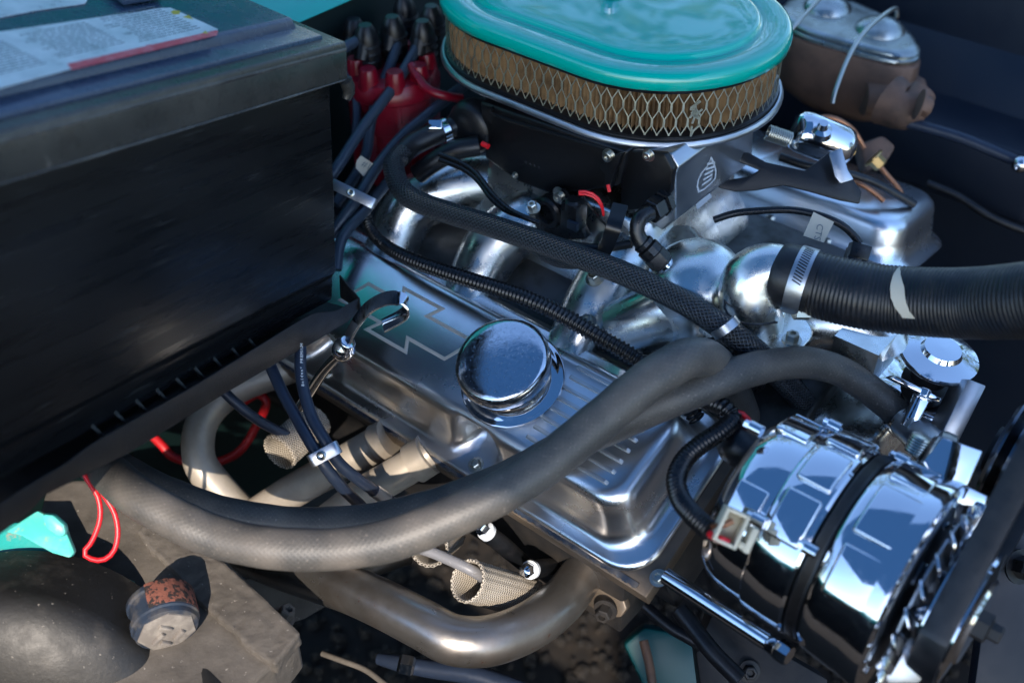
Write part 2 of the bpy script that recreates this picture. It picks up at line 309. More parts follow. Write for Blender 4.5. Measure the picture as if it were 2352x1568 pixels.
for i, (x, y, hh, w) in enumerate(((-4600, 5200, 4200, 1900), (1200, 7200, 5200, 2600), (6200, 4200, 4600, 2300), (6400, -2600, 3400, 1900), (-6800, 300, 3800, 2000))):
    t = Thing('tree', ['leafy tree beyond the rear left of the car', 'tallest leafy tree straight behind the car', 'leafy tree beyond the far wing', 'low leafy tree off the front of the car', 'leafy tree off the near rear corner of the car'][i], 'tree', (x, y, -622), 'trees around the car')
    t.p('trunk', MB().tube([(x, y, -622), (x + 60, y, 400), (x - 40, y + 60, hh * .6)], [170, 130, 60], 10, 200), M['bark'])
    c_ = rng.normal(size=(3200, 3)); c_ /= np.linalg.norm(c_, axis=1)[:, None]; c_ *= rng.uniform(.45, 1, (3200, 1)) ** .5
    cl_ = MB()
    for q in c_:
        q = np.array([x, y, hh * .42]) + q * np.array([w, w, hh * .5]) * (1 + .25 * math.sin(q[0] * 9) * math.sin(q[1] * 8)); a_, b_ = perp(rng.normal(size=3)); k_ = rng.uniform(60, 120)
        i0 = len(cl_.v); cl_.v += [tuple(q - a_ * k_), tuple(q + b_ * k_ * .5), tuple(q + a_ * k_), tuple(q - b_ * k_ * .5)]; cl_.f.append((i0, i0 + 1, i0 + 2, i0 + 3)); cl_.uv.append(None)
    t.p('crown', cl_, M['leaf'])
# unseen sheet added to block the sun; its edge lights only low near parts
aa = nz(np.cross(SUN, Z)); bb = np.cross(aa, SUN)
def aw(a, b, zt): p = aa * a + bb * b; return p + SUN * ((zt - p[2]) / SUN[2])
ZT = 1500
AWP = [aw(-12, -93, ZT), aw(-25, -150, ZT), aw(-105, -170, ZT), aw(-118, -480, ZT), aw(-1500, -480, ZT), aw(-700, 1400, ZT), aw(1500, 1480, ZT), aw(1500, -93, ZT)]
aw_ = MB(); aw_.v = [tuple(p) for p in AWP]; aw_.f = [tuple(range(len(AWP)))]; aw_.uv = [None]
single('awning', 'blue translucent canvas awning stretched above the car', 'awning', aw_, M['canvas'])

# ================================================================ BATTERY
bv = nz(X * 1654 + U * 1214 + FW * 2600)
P0 = V(758, 185, 830); rr_ = ray(780, 690); P1 = CAM + rr_ * (np.dot(P0 - CAM, bv) / np.dot(rr_, bv))
bu = nz(P1 - P0); bw = nz(np.cross(bv, bu)); bw = bw if bw @ FW > 0 else -bw
bw2 = nz(bw - .22 * bu); bn_ = -bw; HB = np.linalg.norm(P1 - P0)
ln = nz(np.cross(bv, bw2)); ln = ln if ln[2] > 0 else -ln
bat = Thing('battery', 'large black car battery with a white warning label on its lid', 'battery', P1 - bv * 150 + bw * 85)
def bp(l, dn, w): return P0 - bv * l + bu * dn + bw2 * w
mb = MB(); rings = []
for dn, ins in ((-6, 0), (HB * .5, .3), (HB * .86, 1), (HB * .88, 3), (HB, 4)):
    rings.append([bp(ins, dn, ins), bp(360 - ins, dn, ins), bp(360 - ins, dn, 172 - ins), bp(ins, dn, 172 - ins)])
mb.grid(rings); case = bat.p('case', mb, M['battscr'], bevel=2.5, seg=3)
rb = MB()
for l, d_ in ((-9, 0), (364, 0)): pass
rb.grid([[bp(-10, dn, -9 + o), bp(368, dn, -9 + o), bp(368, dn, 180 - o), bp(-10 + o, dn, 180 - o)] for dn, o in ((-1, 1), (-3, 0), (-26, 0), (-29, 1.5))])
bat.p('lid_rim', rb, M['brim'], bevel=4.6, seg=4)
we = MB().tube([bp(-9, -23.5, -7.4), bp(120, -23.8, -7.6), bp(250, -23.6, -7.5), bp(367, -23.5, -7.4)], 2.0, 10, 8); we.tube([bp(-9.6, -2, -8.6), bp(150, -1.7, -8.8), bp(367, -2, -8.6)], .8, 8, 8); bat.p('worn_edge', we, M['worn'], smooth=80)  # lighter glossy beads imitate the highlight along the rim edges
lt = MB().grid([[bp(2, dn, 3), bp(360, dn, 3), bp(360, dn, 168), bp(2, dn, 168)] for dn in (-27, -32)]); bat.p('lid_step', lt, M['battlid'], bevel=1.5)
lt = MB().grid([[bp(8 + o, dn, 20 + o), bp(350 - o, dn, 20 + o), bp(350 - o, dn, 162 - o), bp(8 + o, dn, 162 - o)] for dn, o in ((-29, 0), (-39, 3))])
lid = bat.p('lid', lt, M['battlid'], bevel=2.5, seg=3)
LP = bp(0, -39, 60)
def lp(x, y, o=.4): return onpl(x, y, LP + ln * o, ln)
rim_lip = MB().tube([bp(-7, -2, -9), bp(-11, 6, -9), bp(-8, 13, -8)], [5, 5, 3], 12); bat.p('corner_drip', rim_lip, M['brim'])
lab = MB().slab([lp(-40, 80), lp(371, 20), lp(392, 19), lp(500, 68), lp(498, 81), lp(162, 160), lp(-40, 215)], ln * .3)
bat.p('warning_label', lab, M['label'])
rd = MB().slab([lp(155, 147, .75), lp(497, 70, .75), lp(501, 73, .75), lp(497, 82, .75), lp(165, 161, .75)], ln * .1); rd.slab([lp(335, 105, .75), lp(350, 103, .75), lp(357, 114, .75), lp(340, 117, .75)], ln * .2)
bat.p('red_stripe', rd, M['red_print'])
pr = MB(); lx = nz(lp(492, 68) - lp(162, 145)); ly = nz(lp(392, 19) - lp(492, 66))
for blk, (x0, x1, n0, n1) in enumerate(((8, 66, 1, 15), (72, 128, 2, 14), (136, 210, 1, 13), (216, 290, 3, 14))):
    for k in range(n0, n1):
        a = lp(492, 66, .7) + ly * (3.3 * k + 1.5); e = x1 - random.uniform(0, 12)
        xx = x0 + (random.uniform(0, 3) if random.random() < .2 else 0)
        while xx < e:
            w_ = random.uniform(3, 9); w_ = min(w_, e - xx)
            pr.slab([a - lx * xx, a - lx * (xx + w_), a - lx * (xx + w_) + ly * 1.1, a - lx * xx + ly * 1.1], ln * .08); xx += w_ + 1.2
bat.p('small_print', pr, M['print'])
yp = MB().slab([lp(392, 28, .8), lp(400, 24, .8), lp(414, 26, .8), lp(412, 33, .8), lp(398, 34, .8)], ln * .1); yp.slab([lp(420, 40, .8), lp(433, 35, .8), lp(444, 45, .8)], ln * .1); yp.slab([lp(464, 77, .8), lp(472, 71, .8), lp(478, 78, .8)], ln * .1)
bat.p('hazard_symbol', yp, M['yellow_print'])
bat.p('rear_label', MB().slab([lp(-40, -30), lp(185, -40), lp(200, 3), lp(195, 10), lp(80, 26), lp(-40, 50)], ln * .3), M['label'])
sl_ = MB().slab([lp(240, -25, 1.5), lp(355, -40, 1.5), lp(372, 0, 1.5), lp(282, 14, 1.5)], ln * 4); bat.p('vent_cap', sl_, M['battlid'], bevel=1)
# foot ribs on the front of the case
fr = [(574, 782, 585, 805), (535, 803, 546, 826), (493, 825, 505, 849), (450, 848, 463, 872), (407, 872, 419, 895), (362, 897, 374, 921), (315, 922, 328, 947), (267, 949, 280, 973), (214, 980, 229, 1004)]
off = 3.0
for i, (x0, y0, x1, y1) in enumerate(fr):
    a = onpl(x0, y0, P1, bn_); c = onpl(x1, y1, P1, bn_); q = nz(c - a); sd = nz(np.cross(q, bn_))
    mb = MB().grid([[a - sd * 1.4 - q * 2, a + sd * 1.4 - q * 2, c + sd * .8, c - sd * .8], [a - sd * 1.2 + bn_ * .6, a + sd * 1.2 + bn_ * .6, c + sd * .8 + bn_ * 7, c - sd * .8 + bn_ * 7]])
    bat.p('foot_rib', mb, M['battscr'], parent=case, bevel=.3)
    if i < 8:
        pass
mb = MB()
for i in range(1, len(fr)):
    c0 = onpl(fr[i - 1][2] - 3, fr[i - 1][3] - 5, P1, bn_); c1 = onpl(fr[i][2] - 3, fr[i][3] - 6, P1, bn_)
    mb.slab([c0, c1, c1 + bn_ * 4, c0 + bn_ * 4], bu * 1)
bat.p('foot_ledge', mb, M['battscr'], parent=case)

# ---- tray
tr = Thing('battery_tray', 'black painted steel battery tray with an upturned bent lip', 'tray', P1 - bv * 150 + bu * 10)
tp = P1 + bn_ * 13
top = [(-120, 1270), (0, 1160), (90, 1101), (151, 1065), (234, 1007), (432, 895), (590, 798), (659, 755), (700, 731), (727, 719), (774, 713), (824, 686)]
bot = [(-120, 1330), (0, 1223), (65, 1177), (110, 1130), (190, 1090), (313, 1028), (515, 902), (640, 829), (720, 784), (760, 760), (799, 737), (828, 715)]
def ribbon(tp_, bt_, n, ext):
    a = crom(tp_, 8); b = crom(bt_, 8); r = []
    for p, q in zip(a, b): r.append([p, q, q + ext, p + ext])
    return MB().grid(r)
topP = [onpl(x, y, tp, bn_) for x, y in top]; botP = [onpl(x, y, tp - bn_ * 4, bn_) for x, y in bot]
tr.p('front_lip', ribbon(topP, botP, 8, -bn_ * 1.6), M['tray'], bevel=.35)
fl = MB(); q0 = [p - bn_ * 1.6 for p in botP]; fl.grid([[p, p + bw * 190, p + bw * 190 + bu * 2, p + bu * 2] for p in q0]); tr.p('floor', fl, M['tray'])
cr = onpl(824, 686, tp, bn_); cb = onpl(828, 715, tp, bn_)
e1 = V(779, 632, 925); sm = MB().grid([[cr, cb, cb + bv * 1.6, cr + bv * 1.6], [e1, e1 + bu * 20, e1 + bu * 20 + bv * 1.6, e1 + bv * 1.6]]); tr.p('side_lip', sm, M['tray'], bevel=.3)

# ================================================================ NEAR VALVE COVER
O = V(1178, 872, 882)
def K(a, b, n): return O + Fd * a + Ww * b + Nn * n
vc = Thing('valve_cover', 'polished aluminium near valve cover with engraved bowtie emblem and cooling fins', 'valve cover', K(-60, 0, -50))
f0 = (onpl(1100, 1045, O - Nn * 40, Nn) - O) @ Fd
def vring(f0_, f1_, w0, w1, r, n, dent=0):
    out = []
    for p in rrect(np.zeros(3), X, Yv, Z, f0_, f1_, w0, w1, r, 0, 8): out.append(p)
    # densify the long sides so that the bolt pockets can be pressed in
    res = []
    for i in range(len(out)):
        a, b = out[i], out[(i + 1) % len(out)]; m = 60 if abs(a[0] - b[0]) > 60 else 1
        for k in range(m): res.append(a + (b - a) * k / m)
    fin = []
    for p in res:
        w = p[1]
        if dent:
            for fc in (f0, f0 + 176, f0 - 176):
                t = abs(p[0] - fc) / 17.; s_ = 1 / (1 + math.exp((t - 1) * 9))
                if w > 10: w -= dent * s_
                elif w < -10: w += dent * s_
        fin.append(K(p[0], w, n))
    return fin
R_ = [(-264, 122, -34, 38, 14, 0, 0), (-266, 127, -39, 43, 18, -1.0, 0), (-268, 131, -42.5, 46.5, 20, -3.5, 2), (-270, 134, -45, 49, 22, -8, 8), (-272, 137, -47, 52, 23, -18, 22),
      (-274, 140, -49, 56, 24, -32, 26), (-276, 142, -51, 59, 25, -39, 25), (-279, 146, -55, 63, 27, -43.5, 20), (-283, 150, -59, 67, 28, -45.5, 8), (-288, 156, -64, 72, 30, -46, 0), (-291, 159, -67, 75, 31, -47, 0), (-292, 160, -68, 76, 31, -50, 0)]
body = vc.p('cover_body', MB().grid([vring(*q) for q in R_][::-1], cap0=False), M['alu'], smooth=60)
em = [(-137, -23.5), (-94, -23.5), (-101, -12), (-50, -12), (-62, 12.5), (-103, 12.5), (-96, 23.5), (-141, 23.5), (-134, 12.5), (-182, 12.5), (-170, -12), (-130, -12)]
eb = MB(); n_ = len(em)
oc = []; ic = []
for i in range(n_):
    p = np.array(em[i], float); a = nz(p - em[i - 1]); b = nz(np.array(em[(i + 1) % n_]) - p)
    nn = nz(np.array([-a[1] - b[1], a[0] + b[0]])); h_ = 1.5 / max(.35, np.dot(nn, [-a[1], a[0]])); oc.append(p + nn * h_); ic.append(p - nn * h_)
eb.grid([[K(*o, .25), K(*((o + i) / 2), -.3 + .9), K(*i, .25), K(*((o + i) / 2), -.5)] for o, i in zip(oc + oc[:1], ic + ic[:1])], cap0=False, cap1=False)
vc.p('bowtie_emblem', eb, M['groove'], smooth=20)
for k in range(8):
    w = -34 + k * 9.6; mb = MB(); rings = []
    for a, h in ((38, -.5), (40, 1.9), (112, 1.9), (115, -.5)): rings.append([K(a, w - 1.9, -.5), K(a, w - 1.3, max(h, -.4)), K(a, w + 1.3, max(h, -.4)), K(a, w + 1.9, -.5)])
    vc.p('cooling_fin', MB().grid(rings), M['fin'], bevel=.25)
for fc in (f0, f0 + 176, f0 - 176):
    vc.p('rail_bolt', MB().bolt(K(fc, 64, -46), Nn, 4.5, 6), M['screwz'])
vc.p('rail_bolt', MB().bolt(K(f0 + 88, -62, -46), Nn, 4.5, 6), M['screwz'])
# breather cap
bc = Thing('breather_cap', 'round chrome push-in oil breather cap on the near valve cover', 'cap', O)
bc.p('base_flange', MB().lathe(O, Nn, [(24, .2), (41, .2), (42, 1.2), (41.8, 2.6), (40.5, 3.4), (38.5, 3.2), (37, 4.2), (30, 6)], 64), M['chrome'], smooth=50)
bc.p('neck', MB().lathe(O, Nn, [(32, 5), (30, 8), (29.5, 12), (31, 17), (33.5, 20.5)], 64, cap=False), M['chrome'], smooth=60)
bc.p('cap_dome', MB().lathe(O, Nn, [(33, 19), (35.5, 20.0), (36.6, 21.4), (37.2, 24), (37.4, 28), (37, 31), (35.8, 33.5), (33.6, 35.3), (30.5, 36.4), (26, 37.0), (18, 37.5), (9, 37.8), (2, 37.9)], 72), M['chrome_worn'], smooth=60)

# ================================================================ BLOCK AND HEAD
hd_ = MB().grid([[K(a0, w0, n), K(a1, w0, n), K(a1, w1, n), K(a0, w1, n)] for a0, a1, w0, w1, n in ((-330, 168, -72, 80, -51.5), (-330, 170, -74, 82, -62))])
blk = Thing('engine_block', 'dark cast engine block and cylinder head under the near valve cover', 'engine', K(-60, -100, -250))
blk.p('head_rail', hd_, M['head'], bevel=1.2)
blk.p('gasket_edge', MB().grid([[K(a, w, -50.1 - h) for w, h in ((74, 0), (78 + .8 * math.sin(a * .7) + .5 * math.sin(a * 1.9), .2), (78.4 + .6 * math.sin(a * .9), 1.2), (74, 1.3))] for a in np.arange(-290, 160, 1.5)]), M['blueband'])
hb_ = MB(); hb_.grid([[E(a, b, z) for a, b in ((-330, 40), (150, 40), (150, -460), (-330, -460))] for z in (-95, -210)])
hb_.grid([[K(-330, 60, -60), K(166, 60, -60), K(166, -70, -60), K(-330, -70, -60)], [K(-330, 62, -130), K(170, 62, -130), K(170, -90, -130), K(-330, -90, -130)]])
blk.p('block_casting', hb_, M['dark'], bevel=3)
blk.p('head_side', MB().grid([[K(-330, 80, -62), K(120, 80, -62), K(120, 70, -62), K(-330, 70, -62)], [K(-330, 70, -88), K(105, 70, -88), K(105, 60, -88), K(-330, 60, -88)]]), M['head'], bevel=2)

# ================================================================ AIR CLEANER
AC = E(-70, -215, 0) + Yv * 25
def zf(z): return z if z > 166 else 169 - (169 - z) * .80
def oval(ins, z, n=28, a=160, b=110):
    z = zf(z)
    rad = b - ins; s = a - b; out = []
    for k in range(n + 1): t = -math.pi / 2 + math.pi * k / n; out.append(AC + Fd * (s + rad * math.cos(t)) + Ld * rad * math.sin(t) + Z * z)
    for k in range(n + 1): t = math.pi / 2 + math.pi * k / n; out.append(AC + Fd * (-s + rad * math.cos(t)) + Ld * rad * math.sin(t) + Z * z)
    return out
ac = Thing('air_cleaner', 'oval air cleaner with glossy turquoise lid and wire mesh filter', 'air cleaner', AC + Z * 108)
ac.p('lid', MB().grid([oval(i, z) for i, z in ((2.5, 169), (.3, 170), (0, 175), (.5, 178.5), (2, 181.3), (4.5, 182.8), (8, 183.3), (22, 183.6), (23.5, 182.6), (25, 182.2), (26.5, 182.4), (27.8, 185.2), (29.2, 186.4), (32, 186.8), (45, 187.2), (65, 187.5), (90, 187.7), (108, 187.8))]), M['teal'], smooth=70)
ac.p('wing_nut', MB().lathe(AC + Z * 189, Z, [(14, 0), (13, 1.5), (7, 3), (6, 7), (8, 9), (8, 14), (3, 16)], 24), M['chrome'])
ac.p('upper_seal', MB().grid([oval(i, z) for i, z in ((7, 163), (5, 164), (4, 168), (6, 171))]), M['seal'], smooth=60)
ac.p('lower_seal', MB().grid([oval(i + .6 * math.sin(z), z) for i, z in ((8, 110), (4.5, 112), (4.5, 118), (9, 121))]), M['seal'], smooth=60)
ac.p('base_plate', MB().grid([oval(i, z) for i, z in ((40, 104), (4, 106), (0, 107), (-.5, 109), (0, 111), (1.5, 113.5), (3, 113.8), (4, 111.5), (20, 111))]), M['satin'], smooth=35)
def opath(ins, step):
    P = np.array(oval(ins, 0, 60)); P[:, 2] = 0; P = np.vstack([P, P[:1]]); d = np.r_[0, np.cumsum(np.linalg.norm(np.diff(P, axis=0), axis=1))]
    n = int(round(d[-1] / step)); n += n % 2; t = np.linspace(0, d[-1], n, endpoint=False)
    return np.array([np.interp(t, d, P[:, k]) for k in range(3)]).T, d[-1]
PL, _ = opath(13, 1.9); cen = AC
rings = [[], []]
for i, p in enumerate(PL):
    j = PL[(i + 1) % len(PL)] - PL[i - 1]; nn = nz(np.cross(j, Z)); nn = nn if nn @ (p - cen) > 0 else -nn
    q = p + nn * (4.2 if i % 2 else -4.2) + nz(j) * (.5 * math.sin(i * .33) + .4 * math.sin(i * .11))
    rings[0].append(q + Z * zf(116)); rings[1].append(q + Z * 167)
ac.p('pleated_paper', MB().grid(rings, cap0=False, cap1=False), M['pleat'], smooth=10)
MPt, per = opath(6, 4.7); mb = MB(); nM = len(MPt); rows = 6; zs = np.linspace(116, 166, rows + 1)
def mpos(i): return MPt[i % nM]
def mnor(i):
    j = mpos(i + 1) - mpos(i - 1); q = nz(np.cross(j, Z)); return q if q @ (mpos(i) - cen) > 0 else -q
for i in range(0, nM, 2):
    for sgn in (1, -1):
        rg = []
        for k in range(rows // 2):
            for u_, x_, fat in ((0, 0, 1), (.16, 0, .9), (.24, .08, .35), (.76, .92, .35), (.84, 1, .9)) + (((1, 1, 1),) if k == rows // 2 - 1 else ()):
                fi = i + sgn * (k + x_); i0 = int(math.floor(fi)); t = fi - i0
                p = mpos(i0) * (1 - t) + mpos(i0 + 1) * t; n2 = mnor(i0); tg = nz(np.cross(Z, n2)); z = zf(116) + (166.5 - zf(116)) * (k + u_) / (rows // 2)
                w = .40 + .5 * fat; q = p + Z * z + n2 * (.5 if sgn > 0 else .1)
                rg.append([q - tg * w, q + n2 * .22, q + tg * w, q - n2 * .2])
        mb.grid(rg)
ac.p('wire_screen', mb, M['mesh'], smooth=40)
# seam of the screen: crumpled overlap
j0 = min(range(nM), key=lambda i: np.linalg.norm((lambda q: np.array([q[0]]))(mpos(i) - H(1572, 250, 140))))
i0 = min(range(nM), key=lambda i: np.linalg.norm(mpos(i)[:2] - H(1572, 255, 140)[:2]))
mb = MB()
for k in range(13):
    p = mpos(i0) + mnor(i0) * 1.6 + Z * random.uniform(130, 164) + nz(np.cross(Z, mnor(i0))) * random.uniform(-2.4, 2.4)
    d_ = nz(Z * random.uniform(.4, 1) + nz(np.cross(Z, mnor(i0))) * random.uniform(-1, 1))
    mb.box(p, (d_, mnor(i0), nz(np.cross(d_, mnor(i0)))), (random.uniform(2.5, 5.5), .4, .8))
ac.p('screen_seam', mb, M['mesh'])

# ================================================================ INJECTION UNIT
ti = Thing('throttle_body', 'black fuel injection throttle body under the oval air cleaner', 'throttle body', E(-70, -200, 30))
def onE(x, y, lat): return onpl(x, y, Ld * lat, Ld)
mb = MB().slab([onE(1100, 232, -125), onE(1440, 348, -125), onE(1420, 428, -125), onE(1275, 452, -125), onE(1190, 420, -125), onE(1112, 365, -125)], -Ld * 190)
ti.p('housing', mb, M['tbi'], bevel=3.5, seg=3)
mb = MB().slab([onE(1444, 340, -140), onE(1541, 352, -140), onE(1560, 385, -140), onE(1552, 400, -140), onE(1552, 505, -140), onE(1520, 530, -140), onE(1440, 475, -140)], -Ld * 120)
cvr = ti.p('side_cover', mb, M['satin'], bevel=2, seg=3, label='satin metal side cover with a white emblem')
mb = MB().slab([onE(1436, 336, -138), onE(1538, 346, -138), onE(1557, 384, -138), onE(1550, 436, -138), onE(1520, 470, -138), onE(1436, 478, -138)], Ld * 7)
ti.p('end_plate', mb, M['tbi'], bevel=2)
ti.p('corner_rib', MB().slab([onE(1385, 378, -123), onE(1415, 352, -123), onE(1440, 345, -123), onE(1425, 380, -123), onE(1410, 430, -123), onE(1398, 428, -123), onE(1400, 392, -123)], Ld * 7), M['tbi'], bevel=1.5)
ti.p('top_rib', MB().tube([onE(1132, 248, -124), onE(1150, 270, -124), onE(1400, 345, -124)], 1.5, 8), M['tbi'])
for (x, y, r) in ((1399, 358, 4.2), (1490, 356, 3.6), (1285, 446, 4.5), (1184, 402, 2)): ti.p('screw', MB().bolt(onE(x, y, -117), Ld, r, 4, False), M['screwz'])
for k in range(4): ti.p('serial_letter', text_mb('CARS'[k], onE(1208 + k * 10, 373 + k * 4, -124.6), Fd, Z, 3.2), M['grey_pr'])
# emblem on side cover: flame-shaped white badge, flat print on the forward face
fp = onE(1556, 430, -140); fx = -Ld
def fpt(x, y, o=.4): return onpl(x, y, fp + Fd * (o + .6), Fd)
bd = MB(); out = [(1634, 359), (1640, 372), (1646, 392), (1644, 410), (1632, 424), (1618, 436), (1604, 443), (1600, 430), (1603, 412), (1612, 395), (1625, 380)]
ctr = np.mean([fpt(x, y) for x, y in out], axis=0)
P = [fpt(x, y) for x, y in out]; bd.grid([[p, ctr + (p - ctr) * .86] for p in P + P[:1]], closed=False)
for k in range(5):
    a = fpt(1612 + k * 3, 428 - k * 12); b = fpt(1634 + k * 2, 412 - k * 9); bd.grid([[a, b], [a + Z * 2, b + Z * 2]], closed=False)
bd.grid([[fpt(1598, 470), fpt(1628, 440)], [fpt(1602, 482), fpt(1636, 452)]], closed=False)
ti.p('emblem', bd, M['white'])
# throttle position sensor group
ps = onE(1253, 493, -108); sg = Thing('position_sensor', 'black throttle position sensor with plug and red wires', 'sensor', ps)
sg.p('disc', MB().lathe(ps - Ld * 12, Ld, [(15, 0), (15, 10), (13, 12), (9, 12), (8, 9)], 32), M['plastic'])
sg.p('bracket', MB().slab([onE(1225, 455, -120), onE(1300, 430, -120), onE(1330, 470, -120), onE(1360, 540, -120), onE(1260, 545, -120), onE(1215, 500, -120)], Ld * 9), M['plastic'], bevel=2)
sg.p('plug', MB().box(onE(1318, 492, -106), (Fd, Z, Ld), (8, 13, 8)), M['plastic'], bevel=1.2)
sg.p('plug_latch', MB().box(onE(1316, 518, -97), (Fd, Z, Ld), (5, 4, 2)), M['wire'], bevel=.5)
sg.p('plug_boot', MB().lathe(onE(1316, 470, -104), Z, [(7, -4), (7, 3), (5, 5)], 20), M['plastic'])
sg.p('screw', MB().bolt(onE(1286, 452, -110), Ld, 4.4, 4, False), M['screwz'])
for o_ in (0, 6): sg.p('red_wire', MB().tube([V(1330, 440 + o_, 872), V(1352, 441 + o_, 868), V(1371, 452 + o_, 868), V(1383, 472 + o_, 872), V(1386, 494, 880)], 1.1, 8), M['redwire'])
sg.p('black_wire', MB().tube([V(1335, 445, 874), V(1352, 470, 870), V(1375, 500, 880), V(1395, 520, 890)], 1, 8), M['plastic'])
single('red_jumper_wire', 'tiny red wire end at the corner of the black throttle body', 'wire', MB().tube([V(1396, 424, 868), V(1402, 432, 868), V(1400, 440, 870)], 1.5, 8), M['redwire'])
single('ground_strap', 'flat dark woven strap below the throttle body sensor', 'strap', MB().strap([V(1425, 470, 880), V(1410, 520, 870), V(1395, 560, 880), V(1380, 590, 890)], X, 6, 1), M['braid'])
for (x0, y0, x1, y1) in ((1464, 490, 1464, 560),):
    single('carburettor_stud', 'zinc threaded stud with nut beside the throttle body', 'stud', MB().lathe(V(1464, 560, 905), V(1464, 490, 895) - V(1464, 560, 905), [(6.5, 0), (6.5, 5), (3, 5.1)] + [(3 + .4 * (k % 2), 5 + k * .8) for k in range(20)] + [(3, 22), (0.5, 22)], 16), M['screwz'])

# ================================================================ INTAKE MANIFOLD
im = Thing('intake_manifold', 'polished cast aluminium intake manifold in the engine valley', 'intake manifold', E(0, -200, -30))
mb = MB(); rings = []
for b, z in ((-40, -62), (-62, -45), (-85, -28), (-110, -18), (-140, -12), (-280, -12), (-310, -18), (-335, -40), (-360, -62)): rings.append([E(a, b, z) for a in (-300, 215)] + [E(a, b, z - 60) for a in (215, -300)])
im.p('valley_web', MB().grid(rings), M['castdk'], bevel=4, seg=3)
im.p('plenum', MB().grid([rrect(E(-55, -205, 0), Fd, Ld, Z, -95 - o, 95 + o, -78 - o, 78 + o, 22, z) for z, o in ((-20, 14), (0, 10), (14, 4), (24, 0), (52, -4), (56, -8))]), M['cast'], smooth=60)
for i, a in enumerate((-190, -95, 15, 118)):
    a1 = a * 1.06; sp = (-55 - (-55 - a) * .55)
    im.p('runner', MB().tube([E(sp, -170, 16), E(a * .9, -128, 14), E(a1, -95, -6), E(a1, -66, -36), E(a1, -52, -56)], [24, 27, 27, 25, 26], 32, 4), M['cast'], smooth=80)
for i, a in enumerate((-120, -40)):
    sp = (-55 - (-55 - a) * .5)
    im.p('runner', MB().tube([E(sp, -240, 16), E(a, -285, 12), E(a, -320, -10), E(a, -345, -45)], 22, 24, 5), M['cast'], smooth=80)
tp_ = V(1620, 585, 880)
im.p('thermostat_dome', MB().lathe(tp_ - Z * 55, nz(Z + Ld * .25), [(44, 0), (42, 22), (39, 38), (33, 50), (24, 58), (12, 62), (3, 63)], 48), M['cast'], smooth=70)
im.p('water_crossover', MB().tube([V(1420, 760, 925), V(1520, 720, 905), V(1620, 680, 890), V(1720, 720, 885), V(1780, 760, 880)], [24, 27, 30, 28, 24], 28), M['cast'], smooth=80)
im.p('manifold_bolt', MB().bolt(V(1367, 640, 880), nz(Nn), 5, 8), M['screwz'])
im.p('manifold_bolt', MB().bolt(V(1350, 742, 900), nz(Nn), 5, 8), M['screwz'])
# thermostat neck
tn = Thing('water_neck', 'polished water outlet elbow with flange feeding the radiator hose', 'water neck', V(1735, 740, 865))
fz = V(1730, 730, 868)
tn.p('elbow', MB().tube([fz - Z * 6, V(1722, 690, 850), V(1722, 650, 842), V(1742, 624, 838), V(1775, 616, 836), V(1800, 624, 834)], [24, 23, 22, 20, 18.5, 18], 36, 3), M['cast'], smooth=80)
tn.p('flange', MB().grid([rrect(fz, Fd, Ld, Z, -44 + o, 44 - o, -31 + o, 31 - o, 22, z) for z, o in ((-10, 0), (-5, 0), (-4, 1))]), M['cast'], bevel=.6)
tn.p('flange_bolt', MB().bolt(fz + Fd * 34 - Z * 4, Z, 5, 7), M['screwz'])
tn.p('flange_bolt', MB().bolt(fz - Fd * 34 - Z * 4, Z, 5, 7), M['screwz'])
# ================================================================ RADIATOR HOSE
rh = Thing('radiator_hose', 'thick black ribbed upper radiator hose leaving the frame at right', 'hose', V(2000, 690, 800))
rt = MB().tube([V(1860, 650, 832), V(1973, 677, 815), V(2081, 690, 800), V(2225, 696, 770), V(2352, 690, 735), V(2480, 676, 705), V(2600, 655, 690)], [23.8, 24, 24, 24.4, 25, 25, 25], 48, .8, rib=lambda s: .45 * math.sin(s * 2 * math.pi / 3.1), hint=U)
hose_o = rh.p('hose_body', rt, M['rad_rubber'], smooth=80)
rh.p('hose_cuff', MB().tube([V(1783, 624, 838), V(1800, 630, 836), V(1868, 653, 830)], [21.8, 23.6, 24.4], 48, 3, hint=U), M['rubber_d'], smooth=50)
fr_ = rt.frames; i0 = min(range(len(fr_)), key=lambda i: abs((fr_[i][0] - V(2085, 700, 800)) @ X)); pm = []
for k in range(17):
    t = k / 16; ang = math.radians(20 + 100 * t); ii = i0 + int((-6 + 16 * t * t) / .8); o_, a, b, q = fr_[ii]; w = int((.6 + 5.5 * math.sin(min(1, t * 1.15) * 2.2) ** 2) / .8) + 1
    r = []
    for jj in (ii - w, ii, ii + w):
        o_, a, b, q = fr_[jj]; 
        r.append((o_, a, b))
    pm.append((ang, r))
def best_sign():
    o_, a, b, q = fr_[i0]; return 1 if (o_ + b - CAM) @ FW < (o_ - b - CAM) @ FW else -1
sg_ = best_sign()
mk = MB().grid([[o_ + (24.9) * (math.cos(ang) * a + sg_ * math.sin(ang) * b) for (o_, a, b) in r] for ang, r in pm], closed=False)
rh.p('paint_mark', mk, M['tan'], parent=hose_o, smooth=80)
cl = Thing('band_clamp', 'slotted stainless worm clamp on the radiator hose end', 'clamp', V(1840, 645, 832))
c0 = V(1822, 640, 834); c1 = V(1858, 651, 830); ax = nz(c1 - c0); ca = nz(U - ax * (U @ ax)); cb_ = np.cross(ax, ca)
cl.p('band', MB().lathe(c0, ax, [(24.6, 0), (25.6, 0), (25.8, 1), (25.8, 11.4), (25.6, 12.4), (24.6, 12.4)], 64, cap=False), M['satin'], smooth=30)
side = 1 if cb_ @ FW < 0 else -1
